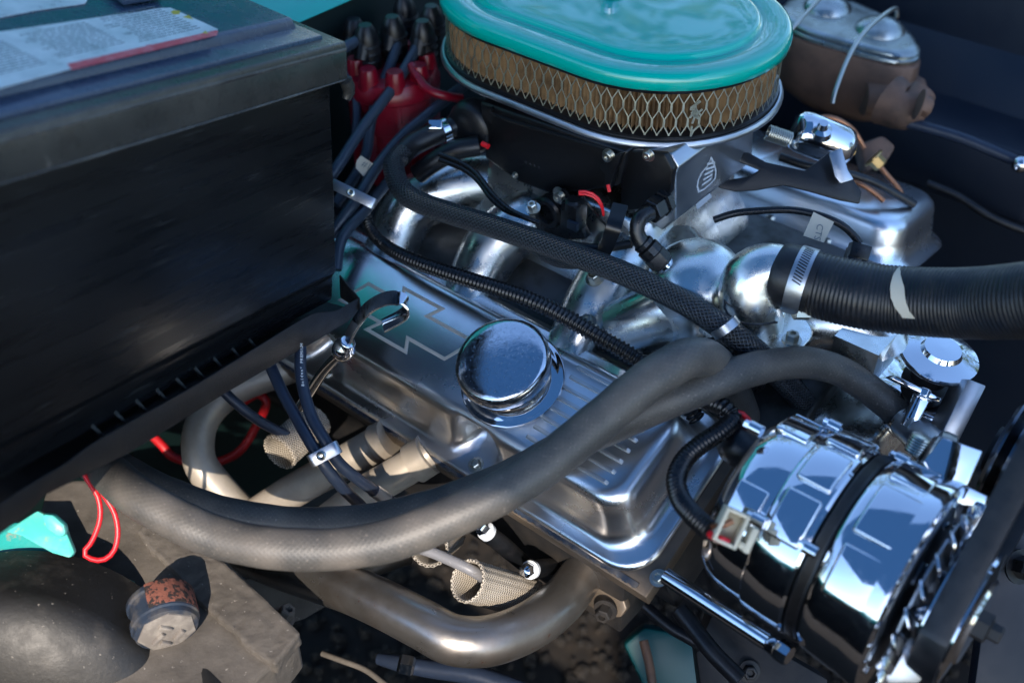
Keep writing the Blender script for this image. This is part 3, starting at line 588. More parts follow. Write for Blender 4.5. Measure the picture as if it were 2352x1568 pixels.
for k in range(15):
    t = math.radians(22 + k * 5.2) * side; q = math.cos(t) * ca + math.sin(t) * cb_; tg = np.cross(ax, q)
    cl.p('slot', MB().box(c0 + ax * 6.2 + q * 25.8, (nz(ax + tg * .3), nz(tg - ax * .3), q), (3.6, .55, .12)), M['seal'])
cl.p('worm_screw', MB().lathe(c0 - U * 24 - FW * 4 + ax * 6, nz(FW * .3 + X), [(4.5, -7), (4.5, 5), (3, 6)], 6), M['screwz'])

# ================================================================ HEATER HOSES
A_ = [(120, 1010, 900), (180, 1040, 880), (238, 1075, 815), (310, 1137, 775), (414, 1197, 765), (504, 1234, 762), (612, 1256, 755), (740, 1262, 752), (850, 1250, 750), (951, 1222, 750), (1102, 1156, 752), (1231, 1082, 756), (1310, 1022, 758), (1385, 960, 758), (1465, 893, 760), (1530, 848, 765), (1580, 822, 775), (1625, 826, 800), (1660, 862, 835), (1690, 920, 870), (1720, 1000, 900)]
ha = single('heater_hose', 'thick dusty heater hose in front, sweeping low from the tray to a sharp bend', 'hose', MB().tube([V(*p) for p in A_], 14.3, 40, 3, rib=lambda q: .16 * math.sin(q / 11) + .1 * math.sin(q / 4.3 + 1)), M['rubber'], group='heater hoses', smooth=80)
B_ = [(130, 980, 960), (200, 1020, 940), (290, 1084, 880), (398, 1139, 855), (527, 1182, 848), (684, 1203, 850), (850, 1195, 845), (980, 1166, 838), (1095, 1127, 832), (1205, 1078, 826), (1310, 1020, 820), (1410, 975, 812), (1500, 935, 802), (1570, 905, 798), (1656, 872, 800), (1739, 845, 815), (1840, 832, 840), (1925, 850, 855), (1995, 893, 860), (2060, 948, 860)]
hb2 = single('heater_hose', 'second heater hose arching over to the chrome fitting behind the alternator', 'hose', MB().tube([V(*p) for p in B_], [13] * 13 + [13, 12.8, 12.2, 12, 11.8, 11.5, 11.3], 40, 3, rib=lambda q: .15 * math.sin(q / 9) + .1 * math.sin(q / 3.9)), M['rubber'], group='heater hoses', smooth=80)
# ================================================================ BRAIDED HOSE
BR = [(925, 350, 985), (905, 378, 975), (912, 415, 960), (935, 448, 945), (976, 470, 935), (1041, 492, 920), (1113, 514, 905), (1221, 550, 885), (1329, 589, 868), (1437, 630, 850), (1545, 681, 835), (1599, 711, 828), (1660, 752, 826), (1720, 797, 830), (1780, 850, 850), (1830, 905, 872), (1870, 960, 890), (1900, 1040, 900)]
bh = Thing('braided_hose', 'black braided hose crossing the engine from the throttle body to behind the alternator', 'hose', V(1221, 550, 885))
bh.p('braid_cover', MB().tube([V(*p) for p in BR], [9.2] * 12 + [9.6, 10, 10, 9.4, 9, 9], 40, 2.5), M['braid'], smooth=80)
bh.p('cable_tie', MB().tube([V(1660, 744, 820), V(1672, 760, 820)], 10.9, 30), M['satin'], smooth=40)
bh.p('rubber_end', MB().tube([V(917, 362, 982), V(945, 335, 995), V(990, 312, 1000), V(1028, 296, 1005)], [9.6, 10, 10, 10], 30), M['rubber_d'], smooth=60)
hc = Thing('spring_clamp', 'small chrome clamp on the rubber end near the distributor', 'clamp', V(1018, 300, 1003))
hc.p('band', MB().tube([V(1012, 303, 1003), V(1026, 297, 1005)], 11, 30), M['chrome'], smooth=40)
hc.p('ear', MB().box(V(1000, 287, 990), (X, U, FW), (6, 4, 3)), M['chrome'], bevel=1)
single('vacuum_fitting', 'round black fitting behind the throttle body where the rubber hose plugs in', 'fitting', MB().tube([V(1028, 296, 1005), V(1050, 286, 1010), V(1075, 275, 1015), V(1110, 280, 1015)], [8, 12, 19, 21], 30).lathe(V(1085, 292, 1000), nz(Ld), [(24, -8), (24, 4), (20, 8), (10, 9)], 36), M['rubber_d'], smooth=50)
single('braided_branch', 'short thinner braided line looping under the main braided hose', 'hose', MB().tube([V(1225, 565, 905), V(1255, 588, 900), V(1290, 602, 895), V(1330, 603, 890), V(1370, 596, 885)], 5, 24, 2.5), M['braid'], smooth=80)
single('braided_sleeve', 'second black woven sleeve coming out below the heater hose towards the alternator', 'hose', MB().tube([V(1640, 775, 860), V(1700, 815, 870), V(1730, 860, 890), V(1742, 920, 900), V(1760, 1010, 905)], [8, 11, 9, 8, 8], 30, 2.5), M['braid'], smooth=80)
# black rubber pipe between
# ================================================================ CORRUGATED LOOMS
def loom(pts, r, pitch, amp): 
    return MB().tube([V(*p) for p in pts], r, 28, pitch / 6, rib=lambda s: amp * max(-.5, math.sin(s * 2 * math.pi / pitch)))
single('wiring_loom', 'long black corrugated loom lying along the near valve cover', 'loom', loom([(835, 480, 1010), (850, 525, 1000), (880, 560, 980), (930, 590, 955), (1000, 617, 932), (1080, 643, 908), (1150, 665, 890), (1215, 688, 872), (1290, 723, 858), (1370, 769, 845), (1440, 810, 838), (1500, 850, 835), (1560, 905, 840), (1600, 960, 845)], [4.4, 4.6, 5, 5.4, 5.7, 5.8, 5.8, 5.8, 5.9, 5.9, 5.9, 5.9, 5.9, 5.9], 3.8, .95), M['loom'], smooth=50)
al = Thing('alternator_loom', 'short thick corrugated loom curving down to the alternator plug', 'loom', V(1600, 1180, 790))
al.p('conduit', loom([(1560, 895, 830), (1612, 915, 815), (1662, 935, 800), (1682, 962, 795), (1655, 990, 785), (1610, 1020, 775), (1572, 1055, 765), (1553, 1100, 750), (1563, 1145, 735), (1592, 1183, 715), (1632, 1220, 700)], 6.0, 3.4, .95), M['loom'], smooth=50)
al.p('red_wire', MB().tube([V(1688, 946, 800), V(1705, 950, 800), V(1722, 968, 802), V(1731, 992, 806), V(1738, 1015, 812)], 2.2, 14), M['redwire'])
al.p('red_wire', MB().tube([V(1672, 975, 805), V(1695, 985, 805), V(1715, 1000, 806)], 2.2, 14), M['redwire'])
pl = Thing('alternator_plug', 'cream plug with red and brown wires at the back of the alternator', 'plug', V(1680, 1215, 760))
px_ = nz(V(1720, 1190, 760) - V(1660, 1240, 760)); pa = nz(V(1700, 1200, 760) - V(1650, 1160, 760))
for (cxx, cyy, w, h) in ((1689, 1186, 24, 4), (1663, 1236, 24, 4)): pass
sh = MB(); c0 = V(1676, 1209, 690); e1_ = nz(.55 * X - .84 * U); e2_ = nz(X * .84 + U * .55); e3_ = -FW
e1_, e2_ = nz(X * .42 + U * .9), nz(X * .9 - U * .42)
for s_ in (-1, 1): sh.box(c0 + e2_ * s_ * 6.6, (e1_, e2_, e3_), (11, 1.1, 7))
for s_ in (-1, 1): sh.box(c0 + e1_ * s_ * 10, (e1_, e2_, e3_), (1.1, 5.6, 7))
sh.box(c0 - e3_ * 6, (e1_, e2_, e3_), (9, 5.6, 1))
pl.p('shell', sh, M['cream'], bevel=.5)
pl.p('latch', MB().box(c0 + e2_ * 14 - e1_ * 2, (e1_, e2_, e3_), (8, 2, 6)).box(c0 + e2_ * 11.5 - e1_ * 7, (e1_, e2_, e3_), (2, 3, 5)), M['cream'], bevel=.5)
pl.p('red_wire', MB().tube([V(1632, 1226, 694), V(1650, 1236, 686), V(1672, 1245, 687)], 2.6, 14), M['redwire'])
pl.p('brown_wire', MB().tube([V(1638, 1208, 694), V(1660, 1206, 686), V(1682, 1196, 687)], 2.0, 14), M['copper'])

# ================================================================ ALTERNATOR
AO = V(1935, 1260, 745); aa0 = nz(U + X * .5)
alt = Thing('alternator', 'chrome plated alternator with black centre band at the lower right', 'alternator', AO)
def scr(p): q = p - CAM; d = q @ FW; return cx + f * (q @ X) / d, cy - f * (q @ U) / d
alt.p('centre_band', MB().lathe(AO, Fd, [(66, -5), (67.6, -4)] + [(67.6 + .6 * (k % 2), -3.5 + k * .8) for k in range(9)] + [(67.6, 4.5), (66, 5)], 96), M['tbi'], smooth=30)
alt.p('rear_shell', MB().lathe(AO, Fd, [(20, -74), (52, -74), (57, -72), (61, -66), (63, -58), (64, -48), (64.5, -38.6), (64.2, -38.2), (66, -37.8), (67, -36), (67.6, -20), (68, -8), (67, -6), (20, -6)], 96), M['chrome'], smooth=28)
alt.p('front_shell', MB().lathe(AO, Fd, [(20, 6), (68, 6), (69, 8), (70, 14), (72, 34), (74, 46), (73.5, 49), (70, 51), (50, 53), (20, 54)], 96), M['chrome'], smooth=28)
am = aa0
def pad(name, r0, r1, t0, t1, h0, h1, bev=1.6, m='chrome', par=None):
    return alt.p(name, MB().arc(AO, Fd, am, r0, r1, t0, t1, h0, h1), M[m], bevel=bev, seg=3, smooth=40)
S = 1 if (np.cross(nz(Fd), nz(am - Fd * (am @ Fd))) @ FW) < 0 else -1
def rng_(a, b): return (a, b) if S > 0 else (-b, -a)
for (t0, t1, h0, h1, r0, r1) in ((-22, -2, -34, -10, 66, 70.5), (2, 34, -34, -10, 66, 69.6), (40, 66, -34, -10, 66, 69.6), (72, 100, -34, -10, 66, 69.6),
                             (-25, -6, 10, 40, 68, 73), (0, 12, 12, 34, 68, 71.5), (18, 40, 12, 38, 68, 71.6), (46, 78, 12, 44, 68, 71.6), (84, 112, 12, 44, 68, 71.6),
                             (-20, 6, -68, -42, 60, 65.5), (12, 40, -66, -42, 60, 65.2), (80, 110, -64, -42, 60, 65.2)):
    t0, t1 = rng_(t0, t1); pad('raised_pad', r0, r1 + 1.2, t0, t1, h0, h1, 2.4)
def apt(deg, r, h):
    b = np.cross(nz(Fd), nz(am - Fd * (am @ Fd))); t = math.radians(deg * S); a = nz(am - Fd * (am @ Fd)); return AO + (math.cos(t) * a + math.sin(t) * b) * r + Fd * h
for d_, h_ in ((8, -40), (96, -40), (96, -4), (8, 8), (52, -73)):
    c_ = apt(d_, 70, h_); alt.p('case_bolt', MB().bolt(c_ - Fd * 3, -Fd, 2.8, 5).lathe(c_ - Fd * 3, Fd, [(4.2, 0), (4.2, 8)], 18), M['chrome'])
alt.p('fan_disc', MB().lathe(AO, Fd, [(15, 58), (58, 58), (60, 59), (60, 60), (15, 60)], 64), M['satin'])
for k in range(22):
    c_ = apt(k * 360 / 22 + 6, 60, 62); rd_ = nz(apt(k * 360 / 22 + 6, 10, 0) - AO); tg = np.cross(Fd, rd_)
    t_ = nz(tg + Fd * .7)
    alt.p('fan_blade', MB().slab([c_ - rd_ * 18 - t_ * 4, c_ + rd_ * 5 - t_ * 7, c_ + rd_ * 8 - t_ * 3, c_ + rd_ * 8 + t_ * 4, c_ + rd_ * 5 + t_ * 6, c_ - rd_ * 18 + t_ * 4], nz(np.cross(rd_, t_)) * 1.6), M['chrome'], bevel=.5)
alt.p('pulley', MB().lathe(AO, Fd, [(12, 66), (40, 66), (46, 68), (46, 70), (38, 76), (38, 80), (46, 86), (46, 88), (30, 90), (28, 92), (12, 92)], 64), M['chrome'], smooth=30)
alt.p('shaft_nut', MB().lathe(AO, Fd, [(10, 92), (10, 99), (6, 100), (6, 106), (5, 107)], 6), M['dark'])
single('heat_boot', 'rounded black rubber boot behind the alternator', 'boot', MB().lathe(V(1672, 1010, 800), nz(X * .82 - U * .5 + FW * .2), [(3, -4), (10, -2), (13.5, 3), (14.5, 10), (14.5, 26), (13, 34)], 36), M['rubber_d'], smooth=60)
# belt
bt = MB(); bcn = AO + Fd * 78; bpn = bcn + nz(X * .75 - Fd * (X @ Fd) * .75 + U) * 0
a_ = nz(U * 1 + X * .45 - Fd * ((U + X * .45) @ Fd)); b_ = np.cross(Fd, a_); b_ = b_ if b_ @ FW < 0 else -b_
pth = []
for t in np.linspace(-30, 210, 30): pth.append(bcn + 46 * (math.cos(math.radians(t)) * b_ - math.sin(math.radians(t)) * a_))
top_ = bcn + a_ * 150
pth = [top_ + b_ * 62] + pth[::1] if False else pth
path = [bcn + a_ * 230 + b_ * 52 + a_ * 0] + [bcn + 45 * (math.cos(math.radians(t)) * b_ - math.sin(math.radians(t)) * a_) for t in np.linspace(0, 180, 26)] + [bcn + a_ * 230 - b_ * 90]
single('drive_belt', 'black rubber drive belt running up from the alternator pulley', 'belt', MB().strap([p for p in path], Fd, 8.5, 4, 6), M['rubber_d'], bevel=.8)
# top pulley
wp = V(2345, 1060, 830); wt = Thing('idler_pulley', 'chrome grooved pulley at the right edge above the belt', 'pulley', wp)
wt.p('rim', MB().lathe(wp, Fd, [(20, -16), (43, -16), (47, -13), (47, -11), (34, -6), (34, 0), (47, 6), (47, 8), (43, 12), (20, 10)], 64), M['pulley'], smooth=30)
wt.p('hub', MB().lathe(wp, Fd, [(18, -22), (18, 14), (12, 18)], 32), M['dark'])
# support rod
r0_ = V(1530, 1322, 800); r1_ = V(1770, 1477, 745)
ro = Thing('support_rod', 'bright steel spacer rod running below the alternator', 'rod', r0_)
ro.p('rod', MB().tube([r0_, r1_], 6.2, 32, 400), M['chrome'], smooth=60)
ro.p('end_nut', MB().lathe(r1_ - nz(r1_ - r0_) * 2, r1_ - r0_, [(6.2, 0), (6.8, 1), (6.8, 7), (7.6, 8), (7.6, 15), (6.5, 17)], 8), M['chrome'])
# brackets round the alternator
def quad(name, label, pts, d, ext, m, cat='bracket', bev=1.2, parent=None, **k):
    P = [V(x, y, (d[i] if hasattr(d, '__len__') else d)) for i, (x, y) in enumerate(pts)]
    return single(name, label, cat, MB().slab(P, ext), m, bevel=bev, **k)
quad('mounting_bracket', 'tall polished bracket plate in front of the chrome alternator', [(2165, 1003), (2259, 1036), (2225, 1110), (2146, 1230), (2118, 1215), (2150, 1120), (2120, 1060)], 722, FW * 14, M['chrome'])
quad('adjuster_plate', 'slotted bright steel plate at the lower edge beside the belt', [(2075, 1470), (2125, 1455), (2165, 1480), (2160, 1515), (2110, 1570), (2040, 1570), (2010, 1530), (2040, 1500)], 690, FW * 3, M['satin'])
quad('upper_fan_guard', 'small chrome guard tab beside the alternator front', [(2095, 1325), (2140, 1300), (2195, 1320), (2170, 1370), (2120, 1360)], 700, FW * 3, M['chrome'])
quad('lower_fan_guard', 'rounded chrome tab with a slot in front of the alternator', [(2100, 1400), (2140, 1385), (2185, 1400), (2170, 1450), (2140, 1470), (2105, 1440)], 695, FW * 3, M['chrome'])
quad('chrome_strap', 'short chrome strap high on the front of the alternator', [(2175, 1130), (2225, 1118), (2270, 1140), (2262, 1165), (2210, 1160), (2185, 1150)], 708, FW * 4, M['chrome'])
quad('slot_strap', 'narrow slotted strap between alternator and belt', [(2190, 1205), (2215, 1210), (2280, 1240), (2275, 1258), (2220, 1235), (2190, 1225)], 705, FW * 4, M['chrome'])
# hose end fitting
hf = Thing('hose_fitting', 'chrome worm clamp on the second heater hose end', 'clamp', V(2100, 955, 858))
hx = nz(V(2085, 975, 858) - V(2040, 925, 860))
hf.p('band', MB().lathe(V(2058, 950, 858), hx, [(11.8, 0), (13, .5), (13, 12), (11.8, 12.5)], 40, cap=False), M['chrome'], smooth=30)
hf.p('screw_housing', MB().box(V(2100, 945, 840), (nz(X * .5 + U), nz(X - U * .5), FW), (13, 5, 5)).bolt(V(2118, 915, 838), nz(X * .4 + U), 5, 8), M['chrome'], bevel=1)
wf = Thing('water_fitting', 'weathered alloy thermostat fitting with ribbed screw behind the alternator', 'fitting', V(2140, 1040, 800))
wf.p('pipe', MB().tube([V(2070, 965, 855), V(2110, 1000, 840), V(2150, 1040, 820)], [11, 13, 15], 30), M['satin'], smooth=60)
wf.p('flange', MB().lathe(V(2150, 1050, 790), nz(X - U * .5 - FW * .3), [(19, -4), (20, 0), (20, 6), (17, 8), (8, 9)], 36), M['exh'], smooth=40)
wf.p('ribbed_screw', MB().lathe(V(2100, 1040, 775), nz(X * .3 + U * .9 - FW * .3), [(7, 0)] + [(7 + .6 * (k % 2), .5 + k) for k in range(12)] + [(7, 13), (4, 14)], 24), M['screwz'], smooth=30)
wf.p('nut', MB().bolt(V(2190, 1060, 760), nz(Ld + Z), 6, 9), M['chrome'])
# power steering reservoir
rs = Thing('fluid_reservoir', 'chrome fluid reservoir with round filler cap under the radiator hose', 'reservoir', V(2150, 900, 880))
rc = V(2160, 812, 860); ra = nz(Z + Fd * .12)
rs.p('filler_cap', MB().lathe(rc, ra, [(13, -20), (16, -15), (28, -7), (30, -4), (29.5, -1), (21, 1.5), (16, 2.5), (14, 6), (2, 6.5)], 48), M['chrome'], smooth=45)
rs.p('neck', MB().lathe(rc, ra, [(16, -50), (16, -34), (19, -33), (19, -28), (14, -26), (14, -16)], 40), M['dark'], smooth=40)
rbx = rc - ra * 62
rs.p('tank', MB().grid([rrect(rbx, Fd, Ld, Z, -42 + o, 36 - o, -40 + o, 26 - o, 10, z) for z, o in ((-60, 0), (12, 0), (18, 2), (20, 5))]), M['chrome'], smooth=50)
quad('alloy_spacer', 'plain satin alloy block standing right of the reservoir', [(2165, 990), (2225, 870), (2266, 886), (2200, 1020)], 830, FW * 30, M['satin'])
quad('reservoir_bracket', 'bright angled bracket rail in front of the reservoir', [(2045, 868), (2060, 862), (2165, 915), (2158, 925)], 835, FW * 14, M['chrome'])
single('water_pump', 'cast alloy water pump housing lying under the radiator hose', 'water pump', MB().grid([rrect(V(1890, 860, 915), Fd, Ld, Z, -80 + o, 70 - o, -52 + o, 60 - o, 22, z) for z, o in ((-45, 0), (-8, 0), (-2, 3), (0, 8))]).tube([V(1830, 760, 905), V(1900, 740, 895), V(1990, 760, 885), V(2030, 830, 880)], [24, 26, 26, 24], 28).box(V(1985, 800, 872), (Fd, Ld, Z), (18, 20, 16)), M['cast'], bevel=0, smooth=50)
quad('turquoise_timing_cover', 'sliver of turquoise engine block behind the hoses', [(1880, 1030), (1990, 930), (2090, 1000), (2000, 1130)], 960, FW * 20, M['teal'], cat='engine part')

# ================================================================ DIPSTICK
dp = V(789, 802, 868); dk = Thing('dipstick', 'chrome dipstick with curled flat handle beside the battery tray', 'dipstick', dp)
dax = nz(V(801, 775, 862) - V(770, 830, 880))
dk.p('tube', MB().tube([V(690, 935, 930), V(712, 900, 915), V(745, 850, 893), V(785, 808, 870)], 4.3, 24), M['chrome'], smooth=70)
dk.p('ball_collar', MB().lathe(dp, dax, [(3, -9), (6, -8), (8, -5.5), (9, -2), (9, 2), (8, 5), (6.4, 7.5), (6.6, 8.5), (6, 9.6), (4.5, 9.8)], 40), M['chrome'], smooth=70)
dk.p('handle', MB().strap([V(797, 785, 866), V(806, 762, 862), V(822, 735, 858), V(845, 708, 853), (V(875, 690, 848)), V(905, 684, 843), V(928, 693, 840), V(933, 713, 842), V(918, 728, 846), V(880, 748, 850)], nz(-U * .8 + X * .25 - FW * .6), 6, .9), M['chrome'], bevel=.35, smooth=60)

# ================================================================ WIRES AND CLIPS
def wire(name, label, pts, r, m, cat='wire', group=None):
    return single(name, label, cat, MB().tube([V(*p) for p in pts], r, 16, 4), M[m], group=group, smooth=80)
PW = 'spark plug wires'
wb_ = [(688, 770, 870), (690, 800, 868), (692, 866, 862), (713, 949, 855), (747, 1012, 850), (776, 1060, 852), (817, 1096, 862), (875, 1137, 885), (905, 1155, 900)]
wire('plug_wire', 'left blue-black plug wire of the clipped pair below the tray', [(605, 790, 880), (619, 834, 874), (646, 895, 866), (677, 952, 858), (708, 1008, 850), (745, 1068, 848), (785, 1118, 860), (830, 1162, 885)], 4.6, 'wireblue', group=PW)
wt_ = Thing('plug_wire', 'right blue-black plug wire printed with white lettering, beside the dipstick', 'wire', V(700, 900, 860), PW)
wmb = MB().tube([V(*p) for p in wb_], 4.6, 18, 4); wt_.p('insulation', wmb, M['wireblue'], smooth=80)
wt_.p('ferrule', MB().tube([V(858, 1125, 878), V(888, 1146, 892)], 5.4, 20), M['satin'], smooth=60)
for i, ch in enumerate('Belden* PREMIUM'):
    y = 884 - i * 6.6; x = 691.5 + (max(0, y - 862)) * .12 + 1.5
    if ch != ' ': wt_.p('letter', text_mb(ch, V(x, y, 855.6), U, -X, 3.1), M['white'])
wire('plug_wire', 'short plug wire reaching the woven sleeve at far left', [(490, 860, 930), (515, 899, 925), (562, 942, 930), (605, 972, 940), (660, 1000, 950)], 4.4, 'wireblue', group=PW)
wire('plug_wire', 'light grey plug wire entering the open woven sleeve', [(900, 1232, 905), (958, 1256, 898), (1005, 1273, 893), (1085, 1310, 885), (1120, 1335, 900)], 4.5, 'greywire', group=PW)
wire('plug_wire', 'plug wire from the right-hand boot running beside the battery', [(975, 75, 1060), (965, 95, 1055), (935, 150, 1045), (907, 196, 1035), (870, 245, 1025), (830, 298, 1015), (774, 385, 1000), (740, 430, 1000)], 5.2, 'wire', group=PW)
wire('plug_wire', 'plug wire hanging from the middle black boot', [(915, 85, 1060), (909, 110, 1055), (895, 155, 1050), (872, 210, 1045), (850, 290, 1040), (842, 350, 1035), (815, 405, 1025), (770, 470, 1015)], 5, 'wire', group=PW)
wire('plug_wire', 'long plug wire from behind the air cleaner through the upper clip', [(1100, 170, 1060), (1059, 202, 1050), (1020, 232, 1040), (975, 270, 1030), (925, 312, 1020), (870, 378, 1005), (825, 450, 990), (790, 498, 985), (760, 540, 985)], 5.2, 'wire', group=PW)
wire('plug_wire', 'lowest plug wire curving down behind the battery corner', [(905, 395, 1030), (889, 420, 1020), (860, 455, 1005), (835, 488, 990), (800, 525, 980), (781, 560, 975), (772, 620, 970)], 5, 'wire', group=PW)
wire('plug_wire', 'thin teal-grey plug wire against the red distributor', [(780, 130, 1060), (795, 165, 1055), (815, 215, 1052), (820, 262, 1050), (815, 330, 1050)], 4.2, 'wire', group=PW)
wire('plug_wire', 'stub of plug wire entering the boot beside the battery corner', [(775, 125, 1030), (800, 105, 1035), (838, 88, 1045)], 5.4, 'wire', group=PW)
wire('coil_wire', 'thick red wire curling past the air cleaner base', [(945, 150, 1040), (958, 175, 1035), (982, 205, 1030), (1020, 220, 1030), (1060, 226, 1040)], 4.2, 'redcap')
def clip(label, x0, y0, x1, y1, d, w):
    c0, c1 = V(x0, y0, d), V(x1, y1, d); t = Thing('wire_clip', label, 'clip', (c0 + c1) / 2, 'bright wire clips'); a = nz(c1 - c0); b = nz(np.cross(a, FW)); Lh = np.linalg.norm(c1 - c0) / 2
    t.p('bar', MB().strap([c0 + FW * 8, c0 - a * 1.5 + FW * 4, c0, (c0 + c1) / 2, c1, c1 + a * 1.5 + FW * 4, c1 + FW * 8], b, w, .8, 5), M['satin'], bevel=.3)
    t.p('rivet', MB().lathe((c0 + c1) / 2 - FW * .8 - a * 2, -FW, [(3.6, 0), (3.6, 1), (2.4, 1.6), (1.6, 1.2), (1, .6)], 24), M['screwz']); return t
clip('bright clip joining the blue-black wires below the tray', 716, 1058, 772, 1028, 838, 5.0)
clip('bright clip holding plug wires against the battery corner', 767, 424, 854, 466, 965, 4.6)

# ---- thin black cables by the throttle body
for i, (dy, l) in enumerate(((0, 'upper thin black cable running down in front of the throttle body'), (12, 'lower thin black cable running down in front of the throttle body'))):
    wire('sensor_cable', l, [(1010, 355 + dy, 960), (1060, 375 + dy, 950), (1095, 400 + dy, 940), (1130, 445 + dy, 925), (1165, 478 + dy * .6, 915), (1200, 497, 905), (1240, 512, 900)], 2.3, 'loom', cat='cable')
wire('connector_bundle', 'tangle of black connectors behind the rubber hose end', [(960, 400, 1000), (1000, 370, 990), (1050, 345, 985), (1100, 335, 985)], 9, 'rubber_d', cat='connector')
wire('red_plug', 'small red wire end poking from the black connectors', [(1108, 330, 975), (1118, 334, 972), (1122, 337, 972)], 2.4, 'redwire', cat='wire')

# ================================================================ DISTRIBUTOR
dc = H(898, 275, 20); dc = V(905, 225, 1080)
ds = Thing('distributor', 'red distributor cap with black boots behind the battery', 'distributor', dc - Z * 90)
ds.p('body', MB().lathe(dc, Z, [(36, -90), (37, -40), (40, -38), (40, -20), (43, -18), (43, 12), (45, 14), (45, 22), (40, 30), (20, 32)], 40), M['redcap'], smooth=40)
for k in range(8):
    t = math.radians(k * 45 + 10); c_ = dc + 33 * (math.cos(t) * X + math.sin(t) * Yv)
    ds.p('tower', MB().lathe(c_, Z, [(10.5, -70), (10.5, 26), (9, 34), (8, 42), (7, 44)], 20), M['redcap'], smooth=40)
for i, (x, y, d_, l) in enumerate(((842, 95, 1045, 'black boot nearest the battery corner'), (815, 80, 1075, 'small black boot behind the nearest one'), (903, 75, 1058, 'tall middle black boot on the red cap'), (972, 85, 1055, 'right-hand black boot with its wire bending down'), (992, 50, 1080, 'upright ribbed black boot closest to the air cleaner'), (930, 30, 1100, 'rearmost black boot in the row'))):
    c_ = V(x, y, d_); mb = MB().tube([c_ - Z * 42, c_ - Z * 5, c_ + Z * 10, c_ + Z * 16], [12.5, 12.5, 9.5, 6], 20).tube([c_ + Z * 4, c_ + Z * 2 - U * 6 - X * 2, c_ - U * 18 - X * 5], [9.5, 9, 7], 18)
    for q in range(3): mb.lathe(c_ + Z * (-18 + q * 7), Z, [(12.6, 0), (13.4, 1.5), (12.6, 3)], 20)
    single('wire_boot', l, 'boot', mb, M['rubber_d'], group='boots on the distributor', smooth=50)
for (x, y) in ((1040, 190),): wire('dark_pipe', 'dark metal pipe crossing above the boots', [(800, 60, 1200), (870, 30, 1200), (950, 8, 1200), (1010, -5, 1200)], 6, 'wire', cat='pipe')

# tags
def tag_(label, pts, d, txt, tc, xd, yd, size):
    P = [V(x, y, d) for x, y in pts]; t = Thing('paper_tag', label, 'tag', P[0], 'cream wire tags'); t.p('tag', MB().slab(P, FW * 1), M['tan'])
    t.p('lettering', text_mb(txt, V(tc[0], tc[1], d - .6), xd, yd, size), M['print'])
tag_('small cream tag marked #1 beside the plug wires', [(819, 369), (829, 357), (864, 381), (858, 399), (839, 409), (817, 386)], 1000, '#1', (842, 380), nz(X * .87 - U * .5), nz(U * .87 + X * .5), 8)
tag_('square cream tag marked CTS on the thin cable', [(1869, 487), (1916, 510), (1892, 557), (1845, 541)], 900, 'CTS', (1880, 533), nz(-U * .9 - X * .2), nz(X * .9 - U * .25), 7.5)
wire('sensor_cable', 'thin black cable carrying the square tag over the far valve cover', [(1640, 505, 925), (1680, 492, 920), (1721, 486, 918), (1811, 482, 915), (1876, 493, 908), (1925, 512, 905), (1955, 535, 905), (1975, 560, 905)], 3, 'loom', cat='cable')
single('sensor_plug', 'small black plug at the end of the tagged cable', 'connector', MB().box(V(1972, 578, 900), (nz(X - U * .3), nz(U + X * .3), FW), (8, 6, 6)).box(V(1960, 590, 902), (nz(X - U * .3), nz(U + X * .3), FW), (6, 7, 7)), M['plastic'], bevel=1)

# ================================================================ AN FITTING
e0 = V(1540, 455, 885); e1 = V(1494, 487, 872)
an = Thing('fuel_fitting', 'black anodised elbow fitting screwed into the throttle body', 'fitting', e1)
an.p('hex_nut', MB().lathe(e1, e0 - e1, [(9.5, 0), (10, 1), (10, 10), (8, 11), (8, 13), (10.5, 14), (10.5, 19), (8, 20)], 6), M['blackgloss'], smooth=20)
an.p('elbow', MB().tube([e1, V(1474, 497, 868), V(1464, 515, 868), V(1464, 538, 870), V(1476, 560, 872)], [6.5, 6.3, 6, 6, 6.4], 24), M['plastic'], smooth=70)
h0 = V(1474, 556, 872); h1 = V(1556, 640, 880); ha_ = nz(h1 - h0)
an.p('collar', MB().lathe(h0, ha_, [(7, 0), (8.2, 1), (8.2, 4), (7, 5), (9.3, 6), (9.3, 13), (8, 14)], 12), M['plastic'], smooth=25)
an.p('hex_body', MB().lathe(h0 + ha_ * 13, ha_, [(8.5, 0), (9.6, 1), (9.6, 10), (8.6, 10.5), (8.6, 12)], 6), M['plastic'], smooth=20)
an.p('tapered_end', MB().lathe(h0 + ha_ * 25, ha_, [(8.2, 0), (7.8, 3), (6.6, 8), (6.4, 9), (7, 10), (6, 11)], 30), M['chrome'], smooth=40)
single('fuel_line', 'thin braided fuel line continuing from the black fitting', 'hose', MB().tube([h1 - ha_ * 6, V(1570, 655, 885), V(1595, 690, 895), V(1625, 740, 915), (V(1650, 800, 930))], 5, 24, 2.5), M['braid'], smooth=80)
single('wire_loop', 'thin wire hooped over the water outlet elbow', 'wire', MB().tube([V(1668, 675, 838), V(1665, 710, 835), V(1690, 735, 828), V(1730, 745, 825), V(1785, 740, 830)], .9, 8), M['loom'])

